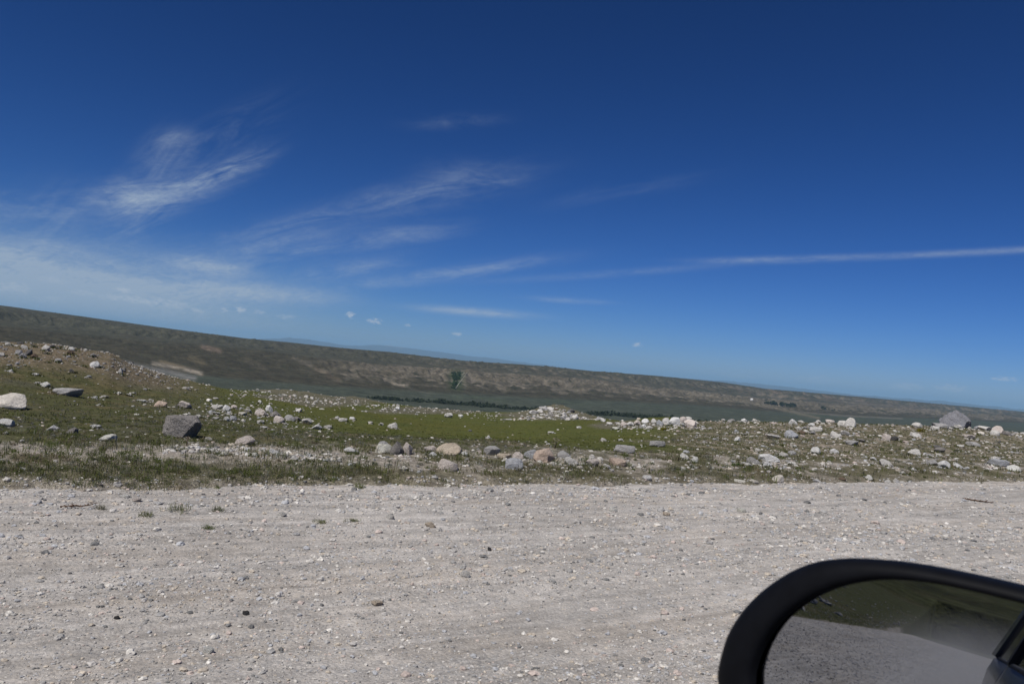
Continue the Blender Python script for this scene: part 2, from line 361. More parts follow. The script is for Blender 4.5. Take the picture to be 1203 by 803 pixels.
# far land
FLOOR = (0.070, 0.080, 0.060)
nf = fbm(X/170, Y/170, 4, 61); nf2 = fbm(X/45, Y/45, 4, 62)
farm = (RR > 130)
setc(farm*1.0, (0.070, 0.070, 0.050))
fl = farm*(1-sstep(-0.1, 0.15, t67+0.06*nf))
setc(fl, FLOOR); setc(fl*sstep(0.0, 0.5, nf)*0.5, (0.072, 0.090, 0.058))
s1 = farm*sstep(-0.03, 0.2, t67+0.08*nf)*(1-sstep(0.95, 1.2, t67+0.1*nf))
setc(s1, (0.062, 0.056, 0.038))
mid = sstep(330, 480, PX)
setc(s1*mid*sstep(0.30, 0.75, t67+0.35*nf2+0.1*nf)*0.75, (0.150, 0.128, 0.096))
setc(s1*mid*sstep(0.1, 0.5, nf2+0.6*(ridg-0.8))*0.6*sstep(0.2, 0.5, t67), (0.19, 0.165, 0.13))
setc(s1*mid*sstep(0.25, 0.45, -nf2+0.1*nf)*0.8, (0.042, 0.048, 0.030))
s2 = farm*sstep(-0.05, 0.2, t78)
setc(s2, (0.072, 0.070, 0.050))
setc(s2*sstep(0.0, 0.5, nf+0.3*nf2)*0.5, (0.075, 0.062, 0.045))
cl = sstep(430, 620, PX)*slope2
setc(farm*cl*sstep(-0.1, 0.35, nf2+1.2*(0.78-ridg2)+0.25*nf)*0.75, (0.185, 0.155, 0.118))
setc(farm*sstep(760, 900, PX)*slope2*sstep(0.0, 0.4, nf+0.4*nf2)*0.7, (0.17, 0.125, 0.095))
# bare scars, the pale scree behind the left mound, cut banks and tracks of the valley
def line(pts, w):
    best = np.full(PX.shape, 1e9)
    for (x0, y0), (x1, y1) in zip(pts, pts[1:]):
        dx, dy = x1-x0, y1-y0; t = np.clip(((PX-x0)*dx+(PY-y0)*dy)/(dx*dx+dy*dy), 0, 1)
        best = np.minimum(best, np.hypot(PX-x0-t*dx, PY-y0-t*dy))
    return np.exp(-(best/w)**2)*front
PALE = (0.33, 0.29, 0.235)
for pts, w, s, c in (([(180, 427), (208, 431), (236, 438.5)], 2.4, 1.0, PALE), ([(126, 421), (160, 430), (200, 437.5), (228, 444)], 3.0, 0.85, (0.24, 0.235, 0.225)),
                  ([(188, 424), (215, 431)], 1.6, 0.7, (0.2, 0.16, 0.10)), ([(238, 407), (258, 412)], 2.6, 0.65, (0.24, 0.18, 0.14)), ([(222, 420), (240, 427)], 3.0, 0.5, (0.17, 0.14, 0.085)),
                  ([(345, 420), (365, 429)], 2.2, 0.6, (0.17, 0.15, 0.12)), ([(290, 424), (310, 432)], 3, 0.4, (0.15, 0.13, 0.10)),
                  ([(372, 433), (398, 446)], 3.4, 0.4, (0.16, 0.125, 0.09)), ([(462, 450.5), (478, 453)], 1.6, 0.9, PALE),
                  ([(800, 459.5), (840, 466), (880, 472.5), (915, 480), (962, 491)], 1.5, 0.75, (0.20, 0.175, 0.13)),
                  ([(930, 483), (990, 488), (1060, 491.5)], 0.9, 0.6, (0.22, 0.20, 0.17)), ([(545, 437), (534, 456)], 0.8, 1.0, (0.3, 0.3, 0.27)),
                  ([(985, 471), (1040, 476), (1100, 482)], 1.6, 0.4, (0.21, 0.17, 0.14)), ([(480, 456), (505, 462)], 0.7, 0.5, (0.13, 0.12, 0.10))):
    setc(farm*line(pts, w)*s*(0.85+0.3*nf2), c)
setc(farm*blob(536, 446, 9, 11, 3)*0.9, (0.030, 0.060, 0.018))
# bank behind the car
rear = wl_*np.where(Y > EDGE+0.4, 1.0, sstep(62, 72, RR)*(X < 0))
setc(rear*1.0, (0.060, 0.066, 0.028)); setc(rear*sstep(0, 0.4, n2)*0.6*(RR < 60), (0.12, 0.105, 0.06)); setc(rear*sstep(0, 0.4, n3)*0.5, (0.085, 0.075, 0.042))
setc(s1*mid*sstep(0.3, 0.9, np.sin(t67*26+3*nf+1.5*nf2))*sstep(0.2, 0.5, t67)*0.4, (0.21, 0.185, 0.15))
setc(s1*mid*sstep(0.15, 0.5, t67)*sstep(0.15, 0.6, 0.8-gul+0.5*nf2)*0.65, (0.20, 0.175, 0.14))
setc(farm*slope2*sstep(430, 560, PX)*sstep(0.2, 0.6, 0.8-gul+0.4*nf2)*0.55, (0.20, 0.18, 0.145))
C = C*np.where(farm, 0.80, 1.0)[..., None]
nf3 = fbm(X/22, Y/22, 3, 63)
setc(farm*sstep(0.15, 0.45, nf3+0.3*nf2)*(0.35+0.3*(slope1 > 0)), (0.030, 0.034, 0.022))
C = C*np.where(farm, 1+0.35*nf2, 1.0)[..., None]
C = np.clip(C*(1+0.22*n0[..., None]*(RR[..., None] < 110)), 0.01, 0.8)

# ------------------------------------------------------------------ materials
def mat(name):
    m = bpy.data.materials.new(name); m.use_nodes = True
    t = NT(m.node_tree); m.node_tree.nodes.clear()
    o = t.new('ShaderNodeOutputMaterial'); b = t.new('ShaderNodeBsdfPrincipled')
    t.l.new(b.outputs[0], o.inputs[0])
    return m, t, b, o
def bump(t, b, h, strength, dist):
    nd = t.new('ShaderNodeBump'); nd.inputs['Strength'].default_value = strength; nd.inputs['Distance'].default_value = dist
    t.l.new(h, nd.inputs['Height']); t.l.new(nd.outputs[0], b.inputs['Normal'])
def attr(t, name):
    return t.new('ShaderNodeAttribute', attribute_name=name).outputs[0]

m_ground, t, b, o = mat("ground_soil_and_turf")
g = t.new('ShaderNodeNewGeometry'); P = g.outputs['Position']
v1 = t.ramp(t.noise(P, 9, 5, 0.7), 0.3, 0.7, 0.62, 1.38)
v2 = t.ramp(t.noise(P, 55, 3, 0.7), 0.3, 0.7, 0.6, 1.4)
c = t.mix(1.0, attr(t, "albedo"), t.xyz(v1, v1, v1), 'MULTIPLY'); c = t.mix(1.0, c, t.xyz(v2, v2, v2), 'MULTIPLY')
t.put(b.inputs['Base Color'], c); b.inputs['Roughness'].default_value = 0.95; b.inputs['Specular IOR Level'].default_value = 0.1
bump(t, b, t.noise(P, 22, 5, 0.75), 0.7, 0.05)

m_hills, t, b, o = mat("hill_scrub_and_bare_earth")
g = t.new('ShaderNodeNewGeometry'); P = g.outputs['Position']
v1 = t.ramp(t.noise(P, 0.045, 6, 0.75), 0.3, 0.7, 0.66, 1.34); v2 = t.ramp(t.noise(P, 0.25, 3, 0.7), 0.3, 0.7, 0.75, 1.25)
c = t.mix(1.0, attr(t, "albedo"), t.xyz(v1, v1, v1), 'MULTIPLY'); c = t.mix(1.0, c, t.xyz(v2, v2, v2), 'MULTIPLY')
t.put(b.inputs['Base Color'], c); b.inputs['Roughness'].default_value = 1.0; b.inputs['Specular IOR Level'].default_value = 0.05
bump(t, b, t.noise(P, 0.03, 6, 0.7), 0.8, 4.5)

m_road, t, b, o = mat("road_gravel")
g = t.new('ShaderNodeNewGeometry'); P = g.outputs['Position']
def vor(scale, feature='F1'):
    nd = t.new('ShaderNodeTexVoronoi', feature=feature); t.put(nd.inputs['Vector'], P); nd.inputs['Scale'].default_value = scale
    return nd
va, vb = vor(42), vor(110)
cr = t.new('ShaderNodeValToRGB'); e = cr.color_ramp.elements
e[0].position, e[0].color = 0.0, (0.25, 0.23, 0.215, 1); e[1].position, e[1].color = 1.0, (0.43, 0.40, 0.37, 1)
for p_, c_ in ((0.15, (0.30, 0.285, 0.27, 1)), (0.5, (0.35, 0.325, 0.30, 1)), (0.75, (0.365, 0.325, 0.285, 1))):
    q = e.new(p_); q.color = c_
sx = t.new('ShaderNodeSeparateColor'); t.l.new(va.outputs['Color'], sx.inputs[0])
t.l.new(sx.outputs[0], cr.inputs[0])
sx2 = t.new('ShaderNodeSeparateColor'); t.l.new(vb.outputs['Color'], sx2.inputs[0])
fine = t.ramp(sx2.outputs[0], 0, 1, 0.82, 1.16, False)
dustn = t.ramp(t.noise(P, 1.1, 6, 0.7), 0.35, 0.65, 0.15, 0.85)
c = t.mix(dustn, cr.outputs[0], (0.365, 0.335, 0.305, 1))
c = t.mix(1.0, c, t.xyz(fine, fine, fine), 'MULTIPLY')
spx = t.new('ShaderNodeSeparateXYZ'); t.l.new(P, spx.inputs[0])
strip = t.noise(t.xyz(t.m('MULTIPLY', spx.outputs[0], 0.12), spx.outputs[1], 0.0), 1.5, 5, 0.65)
c = t.mix(t.ramp(strip, 0.44, 0.70, 0, 0.5), c, (0.365, 0.31, 0.255, 1))
trk = t.noise(t.xyz(t.m('MULTIPLY', spx.outputs[0], 0.35), t.m('MULTIPLY', spx.outputs[1], 5.0), 3.0), 1.6, 6, 0.72)
tk = t.ramp(trk, 0.32, 0.68, 0.76, 1.16)
c = t.mix(1.0, c, t.xyz(tk, tk, tk), 'MULTIPLY')
pat = t.noise(P, 6.0, 5, 0.75); pk = t.ramp(pat, 0.34, 0.66, 0.84, 1.12)
c = t.mix(1.0, c, t.xyz(pk, pk, pk), 'MULTIPLY')
lg = t.ramp(t.noise(P, 0.45, 4, 0.6), 0.3, 0.7, 0.88, 1.1)
lg2 = t.m('MULTIPLY', lg, 1.17)
c = t.mix(1.0, c, t.xyz(lg2, t.m('MULTIPLY', lg2, 1.03), t.m('MULTIPLY', lg2, 1.065)), 'MULTIPLY')
t.put(b.inputs['Base Color'], c); b.inputs['Roughness'].default_value = 0.95; b.inputs['Specular IOR Level'].default_value = 0.15
hgt = t.m('ADD', t.m('MULTIPLY', va.outputs['Distance'], -0.6), t.m('MULTIPLY', t.noise(P, 30, 6, 0.75), 1.2))
bump(t, b, hgt, 0.6, 0.022)

def rock_nodes(t, b, base, coord, sc=1.0):
    n = t.noise(coord, 2.2*sc, 6, 0.7); n2_ = t.noise(coord, 9*sc, 5, 0.75); n3_ = t.noise(coord, 30*sc, 3, 0.7)
    c = t.mix(t.ramp(n, 0.35, 0.65, 0, 0.75), base, t.mix(1.0, base, (0.74, 0.72, 0.70, 1), 'MULTIPLY'))
    c = t.mix(t.ramp(n2_, 0.52, 0.68, 0, 0.7), c, t.mix(1.0, base, (1.28, 1.27, 1.25, 1), 'MULTIPLY'))
    c = t.mix(t.ramp(n3_, 0.54, 0.64, 0, 0.65), c, t.mix(1.0, base, (0.62, 0.61, 0.60, 1), 'MULTIPLY'))
    t.put(b.inputs['Base Color'], c); b.inputs['Roughness'].default_value = 0.9; b.inputs['Specular IOR Level'].default_value = 0.2
    bump(t, b, t.m('ADD', n2_, t.m('MULTIPLY', n, 1.5)), 0.8, 0.09)
m_rock, t, b, o = mat("weathered_rock")
oi = t.new('ShaderNodeObjectInfo'); tco = t.new('ShaderNodeTexCoord')
ad = t.new('ShaderNodeVectorMath', operation='ADD'); t.l.new(tco.outputs['Object'], ad.inputs[0])
rnd = t.m('MULTIPLY', oi.outputs['Random'], 37.0); t.l.new(t.xyz(rnd, rnd, 0.0), ad.inputs[1])
rock_nodes(t, b, oi.outputs['Color'], ad.outputs[0], 1.7)
m_stones, t, b, o = mat("loose_stones")
g = t.new('ShaderNodeNewGeometry')
nn = t.ramp(t.noise(g.outputs['Position'], 60, 4, 0.7), 0.3, 0.7, 0.75, 1.25)
t.put(b.inputs['Base Color'], t.mix(1.0, attr(t, "albedo"), t.xyz(nn, nn, nn), 'MULTIPLY')); b.inputs['Roughness'].default_value = 0.92; b.inputs['Specular IOR Level'].default_value = 0.15

m_leaf, t, b, o = mat("grass_and_leaf")
n_ = t.new('ShaderNodeBsdfDiffuse'); tr = t.new('ShaderNodeBsdfTranslucent'); mx = t.new('ShaderNodeMixShader')
ca = attr(t, "albedo"); t.l.new(ca, n_.inputs[0]); t.l.new(ca, tr.inputs[0]); mx.inputs[0].default_value = 0.45
t.l.new(n_.outputs[0], mx.inputs[1]); t.l.new(tr.outputs[0], mx.inputs[2]); t.l.new(mx.outputs[0], o.inputs[0])
m_tree, t, b, o = mat("bush_foliage")
g = t.new('ShaderNodeNewGeometry')
t.put(b.inputs['Base Color'], t.mix(t.ramp(t.noise(g.outputs['Position'], 0.5, 3), 0.35, 0.65), (0.012, 0.020, 0.008, 1), (0.028, 0.042, 0.014, 1))); b.inputs['Roughness'].default_value = 0.9

def plain(name, c, rough=0.5, metal=0.0, spec=0.5, noise_amt=0.12, scale=30, coat=0.0):
    m, t, b, o = mat(name)
    tco = t.new('ShaderNodeTexCoord'); k = t.ramp(t.noise(tco.outputs['Object'], scale, 4, 0.6), 0.3, 0.7, 1-noise_amt, 1+noise_amt)
    t.put(b.inputs['Base Color'], t.mix(1.0, (*c, 1), t.xyz(k, k, k), 'MULTIPLY'))
    b.inputs['Roughness'].default_value = rough; b.inputs['Metallic'].default_value = metal; b.inputs['Specular IOR Level'].default_value = spec
    b.inputs['Coat Weight'].default_value = coat
    return m
m_black = plain("black_plastic", (0.0035, 0.004, 0.006), 0.6, 0, 0.12, 0.2, 60)
m_paint = plain("dusty_dark_blue_paint", (0.020, 0.032, 0.062), 0.32, 0.3, 0.5, 0.15, 12, 0.6)
m_trim = plain("black_rubber", (0.012, 0.014, 0.018), 0.6)
m_glassdark = plain("tinted_window", (0.010, 0.013, 0.018), 0.06, 0, 0.6, 0.02)
m_mirror = plain("mirror_silver", (0.34, 0.355, 0.39), 0.0, 1.0, 0.5, 0.03, 8)
m_tyre = plain("tyre_rubber", (0.02, 0.02, 0.02), 0.85)
m_rim = plain("alloy_rim", (0.45, 0.45, 0.46), 0.35, 0.9)
m_wood = plain("dry_wood", (0.10, 0.062, 0.042), 0.9, 0, 0.1, 0.4, 40)
m_white = plain("white_painted_wall", (0.78, 0.77, 0.74), 0.8); m_roofm = plain("grey_metal_roof", (0.30, 0.29, 0.28), 0.6)
m_dark = plain("dark_opening", (0.03, 0.03, 0.035), 0.3)

# ------------------------------------------------------------------ object helpers
def props(o, label=None, cat=None, group=None, kind=None):
    if label: o["label"] = label
    if cat: o["category"] = cat
    if group: o["group"] = group
    if kind: o["kind"] = kind
    return o
def link(name, me, m=None, parent=None):
    o = bpy.data.objects.new(name, me); col.objects.link(o)
    if m is not None and me is not None and not me.materials: me.materials.append(m)
    if parent: o.parent = parent
    return o
def np_mesh(name, V, Fc, colors=None, smooth=False):
    """mesh from arrays; Fc (n,3) or (n,4); colors per vertex"""
    me = bpy.data.meshes.new(name); V = np.ascontiguousarray(V, np.float32); Fc = np.ascontiguousarray(Fc, np.int32)
    k = Fc.shape[1]
    me.vertices.add(len(V)); me.vertices.foreach_set("co", V.ravel())
    me.loops.add(Fc.size); me.loops.foreach_set("vertex_index", Fc.ravel())
    me.polygons.add(len(Fc)); me.polygons.foreach_set("loop_start", np.arange(0, Fc.size, k, dtype=np.int32))
    me.polygons.foreach_set("use_smooth", np.full(len(Fc), smooth, bool))
    me.update(calc_edges=True)
    if colors is not None:
        a = me.attributes.new("albedo", 'FLOAT_COLOR', 'POINT')
        cc = np.ones((len(V), 4), np.float32); cc[:, :3] = colors
        a.data.foreach_set("color", cc.ravel())
    return me
def bm_mesh(name, bm, smooth=True):
    me = bpy.data.meshes.new(name); bm.normal_update(); bm.to_mesh(me); bm.free()
    me.polygons.foreach_set("use_smooth", [smooth]*len(me.polygons)); return me

# ------------------------------------------------------------------ the land
SPLIT = int(np.searchsorted(r_all, 104.0))
def sheet(j0, j1, closed_centre):
    Vs = np.stack([X[:, j0:j1], Y[:, j0:j1], Z[:, j0:j1]], -1)
    # keep the ground under the road sheet
    under = (np.abs(Vs[..., 1]) < EDGE+0.35) & (Vs[..., 0] > -130) & (Vs[..., 0] < 130)
    Cs = C[:, j0:j1]
    n = j1-j0; idx = np.arange(NA*n).reshape(NA, n); nx = np.roll(idx, -1, 0)
    Fq = np.stack([idx[:, :-1], nx[:, :-1], nx[:, 1:], idx[:, 1:]], -1).reshape(-1, 4)
    return Vs.reshape(-1, 3), Fq[:, ::-1], Cs.reshape(-1, 3)
# the sheet dips below the road bed; its ragged lip decides where gravel ends
lip = EDGE + 0.10 + 0.50*fbm(X/2.2, Y/2.2+9, 3, 71) + 0.30*fbm(X/0.5, Y/0.5, 3, 72)
Z = Z - 0.10*(1-sstep(0.0, 0.35, Y-lip))*(RR < 400)
Vn, Fn, Cn = sheet(0, SPLIT+1, True)
ground = link("ground", np_mesh("ground", Vn, Fn, Cn, True), m_ground); props(ground, kind="structure")
Vn, Fn, Cn = sheet(SPLIT, NR, False)
hills = link("hills", np_mesh("hills", Vn, Fn, Cn, True), m_hills); props(hills, kind="structure")

# the road: gently rutted gravel sheet running along X
xs = np.concatenate([-np.exp(np.linspace(math.log(75), math.log(3), 130)), np.arange(-2.9, 24, 0.06), np.exp(np.linspace(math.log(24.05), math.log(400), 150))])
ys = np.concatenate([np.linspace(-8.5, -1.5, 12), np.arange(-1.3, EDGE+0.9, 0.06)])
XX, YY = np.meshgrid(xs, ys, indexing='ij')
rut = -0.02*np.exp(-((YY-1.1)/0.35)**2) - 0.018*np.exp(-((YY-4.4-0.15*np.sin(XX/9))/0.4)**2) - 0.014*np.exp(-((YY-6.0)/0.3)**2)
berm = 0.035*np.exp(-((YY-7.6)/0.5)**2)*(1+0.8*fbm(XX/3, YY, 2, 81)) + 0.03*np.exp(-((YY-2.8)/0.45)**2)
def road_z(x, y):
    ru = -0.02*np.exp(-((y-1.1)/0.35)**2) - 0.018*np.exp(-((y-4.4-0.15*np.sin(x/9))/0.4)**2) - 0.014*np.exp(-((y-6.0)/0.3)**2)
    be = 0.035*np.exp(-((y-7.6)/0.5)**2)*(1+0.8*fbm(x/3, y, 2, 81)) + 0.03*np.exp(-((y-2.8)/0.45)**2)
    z = ru + be + 0.014*fbm(x/0.7, y/0.35, 3, 82) + 0.012*fbm(x/0.18, y/0.14, 2, 83)
    return z - 0.05*sstep(EDGE+0.2, EDGE+0.85, y) - 0.03
ZZ = road_z(XX, YY)
nr_, nc_ = XX.shape; idx = np.arange(nr_*nc_).reshape(nr_, nc_)
Fq = np.stack([idx[:-1, :-1], idx[1:, :-1], idx[1:, 1:], idx[:-1, 1:]], -1).reshape(-1, 4)
road = link("road", np_mesh("road", np.stack([XX, YY, ZZ], -1).reshape(-1, 3), Fq, None, True), m_road); props(road, kind="structure")
def top_z(x, y):
    return np.where((np.abs(y) < EDGE+0.9) & (np.asarray(x) > -290) & (np.asarray(x) < 390), np.maximum(road_z(x, y), zgrid(x, y)), zgrid(x, y))

# far blue mountains
mp = [(200,398),(290,399),(318,397.5),(340,396.5),(362,398.5),(385,402),(410,406),(432,405),(455,405.5),(475,408),(500,411),(530,415),(556,418.5),(580,420.5),(610,425),(640,428.5),(700,436),(760,441),(800,444),(850,447),(880,449.5),(930,454.5),(1000,463),(1060,467.5),(1110,471),(1160,476.5),(1203,480.5),(1300,491)]
ma = np.array([az_el(*p)[0] for p in mp]); me_ = np.array([az_el(*p)[1] for p in mp])
aa = np.linspace(ma[0], ma[-1], 900); ridge = np.interp(aa, ma, me_)
ridge = ridge + 0.0011*fbm(aa*60, aa*0+3, 5, 91)
D = 36000.0; rows = []
for k, (dr, hf) in enumerate(((-6000, -0.3), (-5000, 0.0), (-3400, 0.35), (-1800, 0.7), (-700, 0.9), (0, 1.0), (900, 0.85), (3000, 0.2), (5000, -0.3))):
    rr = D + dr + 500*fbm(aa*40, aa*0+k, 4, 92)*(1 if k not in (0, 8) else 0)
    base = -150.0; top = H + D*np.tan(ridge)
    z = base + (top-base)*max(hf, 0) + (60*fbm(aa*90, aa*0+k*1.7, 4, 93) if 0 < k < 8 and k != 5 else 0) - (120 if hf < 0 else 0)
    rows.append(np.stack([rr*np.sin(aa), rr*np.cos(aa), z], -1))
Vm = np.stack(rows, 1); n = Vm.shape[1]; idx = np.arange(len(aa)*n).reshape(len(aa), n)
Fq = np.stack([idx[:-1, :-1], idx[1:, :-1], idx[1:, 1:], idx[:-1, 1:]], -1).reshape(-1, 4)[:, ::-1]
m_mount, t, b, o = mat("mountain_rock_forest_snow")
g = t.new('ShaderNodeNewGeometry'); sp = t.new('ShaderNodeSeparateXYZ'); t.l.new(g.outputs['Position'], sp.inputs[0])
sn = t.ramp(t.m('ADD', sp.outputs[2], t.m('MULTIPLY', t.noise(g.outputs['Position'], 0.0012, 5, 0.7), 260)), 300, 380, 0, 0.7)
t.put(b.inputs['Base Color'], t.mix(sn, t.mix(t.noise(g.outputs['Position'], 0.0006, 5), (0.025, 0.035, 0.045, 1), (0.06, 0.07, 0.08, 1)), (0.7, 0.72, 0.75, 1))); b.inputs['Roughness'].default_value = 1
mountains = link("mountains", np_mesh("mountains", Vm.reshape(-1, 3), Fq, None, True), m_mount); props(mountains, kind="structure")

# the air: one closed box round everything
hz = bmesh.new(); bmesh.ops.create_cube(hz, size=1.0)
for v in hz.verts: v.co = Vector((v.co.x*160000, v.co.y*160000, -700 + (v.co.z+0.5)*1150))
m_haze = bpy.data.materials.new("haze_air"); m_haze.use_nodes = True; t = NT(m_haze.node_tree); m_haze.node_tree.nodes.clear()
o = t.new('ShaderNodeOutputMaterial'); pv = t.new('ShaderNodeVolumePrincipled'); t.l.new(pv.outputs[0], o.inputs['Volume'])
pv.inputs['Color'].default_value = (0.42, 0.72, 1.0, 1); pv.inputs['Density'].default_value = 3.6e-5
pv.inputs['Density Attribute'].default_value = ''; pv.inputs['Temperature Attribute'].default_value = ''
m_haze.cycles.homogeneous_volume = True
haze = link("haze", bm_mesh("haze", hz, False), m_haze); props(haze, kind="stuff")

# ------------------------------------------------------------------ rocks
TONE = dict(white=(.80, .785, .75), cream=(.76, .715, .65), pale=(.63, .615, .59), grey=(.42, .415, .415), dark=(.15, .147, .15), black=(.07, .07, .072),
            tan=(.60, .515, .415), pink=(.62, .56, .52), orange=(.58, .465, .385), blue=(.43, .445, .475), brown=(.19, .14, .105), flint=(.235, .238, .262), slate=(.265, .25, .242))
def fbm3(p, f, seed):
    x, y, z = p[:, 0]*f, p[:, 1]*f, p[:, 2]*f
    return (fbm(x+z*0.7, y-z*0.4, 4, seed)+fbm(y+x*0.3+5, z+x*0.5, 4, seed+1))*0.6
def rock_shape(seed, kind, sub=4):
    g_ = np.random.default_rng(seed)
    bm = bmesh.new(); bmesh.ops.create_icosphere(bm, subdivisions=sub, radius=1.0)
    P_ = np.array([v.co[:] for v in bm.verts]); Fc = np.array([[v.index for v in f.verts] for f in bm.faces]); bm.free()
    P_ = P_*g_.uniform(0.85, 1.15, 3)
    n_pl, lo, hi, k, amp = dict(angular=(18, 0.46, 0.82, 1.0, 0.075), rounded=(15, 0.54, 0.88, 0.93, 0.085), slab=(12, 0.5, 0.85, 0.92, 0.08))[kind]
    for _ in range(n_pl):
        n = g_.normal(size=3); n /= np.linalg.norm(n)
        if kind == 'slab' and _ < 2: n = np.array([g_.normal()*0.12, g_.normal()*0.12, 1.0]); n /= np.linalg.norm(n)
        d = g_.uniform(lo, hi) if not (kind == 'slab' and _ < 2) else 0.45
        s = P_@n; over = np.maximum(s-d, 0); P_ = P_ - np.outer(over*k, n)
    P_ = P_*(1+amp*1.6*fbm3(P_, 1.4, seed)[:, None]+amp*0.8*fbm3(P_, 4.0, seed+3)[:, None]+0.035*fbm3(P_, 9.0, seed+5)[:, None])
    mn, mx_ = P_.min(0), P_.max(0); P_ = (P_-(mn+mx_)/2)/(mx_-mn); P_[:, 2] += 0.5
    return P_, Fc
ROCKS = {k: [np_mesh(k+"_rock", *rock_shape(100+i*17+j*3, k), None, True) for i in range(n)] for j, (k, n) in enumerate((('angular', 9), ('rounded', 7), ('slab', 4)))}
for v in ROCKS.values():
    for me in v: me.materials.append(m_rock)
rock_count = 0; FEET = []
def rock(px, py, w, h, tone, label, group=None, kind=None, name="rock", deep=0.85, mesh=None, turn=None, rmax=100.0):
    """one rock: foot at photo pixel (px, py), apparent width and height in pixels"""
    global rock_count
    x, y, z = ground_at(px, py, 3.0, rmax)
    if math.hypot(x, y) < 12: z = float(top_z(x, y))
    dpt = x*fwd[0]+y*fwd[1]+(z-H)*fwd[2]
    ws, hs = w*dpt/F, h*dpt/F
    kind = kind or random.choice(['angular', 'angular', 'rounded']); me = mesh or random.choice(ROCKS[kind])
    o = bpy.data.objects.new(name, me); col.objects.link(o)
    az = math.atan2(x, y)
    yaw = -az + (random.uniform(-0.35, 0.35)+random.choice([0, math.pi]) if turn is None else turn)
    sink = 0.34
    o.scale = (ws*1.04, ws*deep, hs*(1+sink)*1.02); tl = 0.05 if (mesh or kind == 'slab') else 0.22
    o.rotation_euler = (random.uniform(-tl, tl), random.uniform(-tl, tl), yaw)
    # set it a little further back so that its front foot, not its middle, stands at the pixel
    k = ws*deep*0.35/max(1e-6, math.hypot(x, y)); x, y = x*(1+k), y*(1+k)
    z2 = float(top_z(x, y)) if math.hypot(x, y) < 12 else float(zgrid(x, y))
    o.location = (x, y, min(z, z2) - hs*sink)
    c = np.minimum(np.array(TONE[tone])*random.uniform(1.0, 1.2), 0.82); o.color = (*c, 1)
    if 8 < math.hypot(x, y) < 45 and y > EDGE+0.4: FEET.append((x, y, ws))
    props(o, label, "rock" if name != "boulder" else "boulder", group); rock_count += 1
    return o

# two boulders with a shape of their own
def cut_boulder(seed, planes, amp=0.05):
    bm = bmesh.new(); bmesh.ops.create_icosphere(bm, subdivisions=6, radius=1.0)
    P_ = np.array([v.co[:] for v in bm.verts]); Fc = np.array([[v.index for v in f.verts] for f in bm.faces]); bm.free()
    P_ = P_*1.12
    for n, d in planes:
        n = np.array(n, float); n /= np.linalg.norm(n); s = P_@n; P_ = P_ - np.outer(np.maximum(s-d, 0)*0.95, n)
    cr_ = 1-np.minimum(1, np.abs(fbm3(P_, 1.7, seed+9))/0.10)                 # cracks
    P_ = P_*(1+amp*1.6*fbm3(P_, 1.3, seed)[:, None]+amp*1.3*fbm3(P_, 3.2, seed+2)[:, None]+0.06*fbm3(P_, 8, seed+4)[:, None]-0.02*cr_[:, None])
    mn, mx_ = P_.min(0), P_.max(0); P_ = (P_-(mn+mx_)/2)/(mx_-mn); P_[:, 2] += 0.5
    me = np_mesh("boulder", P_, Fc, None, True); me.materials.append(m_rock); return me
b1 = cut_boulder(7, [((-.1, 0, 1), .60), ((.25, -.35, 1), .76), ((-1, -.2, .25), .84), ((1, -.15, -.35), .84), ((-.15, -1, .15), .72), ((.8, -.8, -.4), .78), ((-.7, -.8, 0), .84), ((1, 0, .6), .9)], 0.075)
b2 = cut_boulder(19, [((-.75, -.2, 1), .62), ((.6, -.1, 1), .72), ((0, -1, .35), .62), ((1, -.3, -.5), .72), ((-1, 0, -.3), .9), ((.3, -.8, -.9), .7), ((0, 0, -1), .55), ((-.2, -.7, .8), .74)], 0.095)
rock(212, 514.0, 41.5, 25, 'slate', "big dark grey flat-topped boulder standing alone in grass on the left", None, None, "boulder", 0.9, b1, 0.0)
rock(1121.5, 501.5, 33, 21, 'flint', "large dark grey leaning boulder on the skyline of the right rise", None, None, "boulder", 0.9, b2, 0.0)

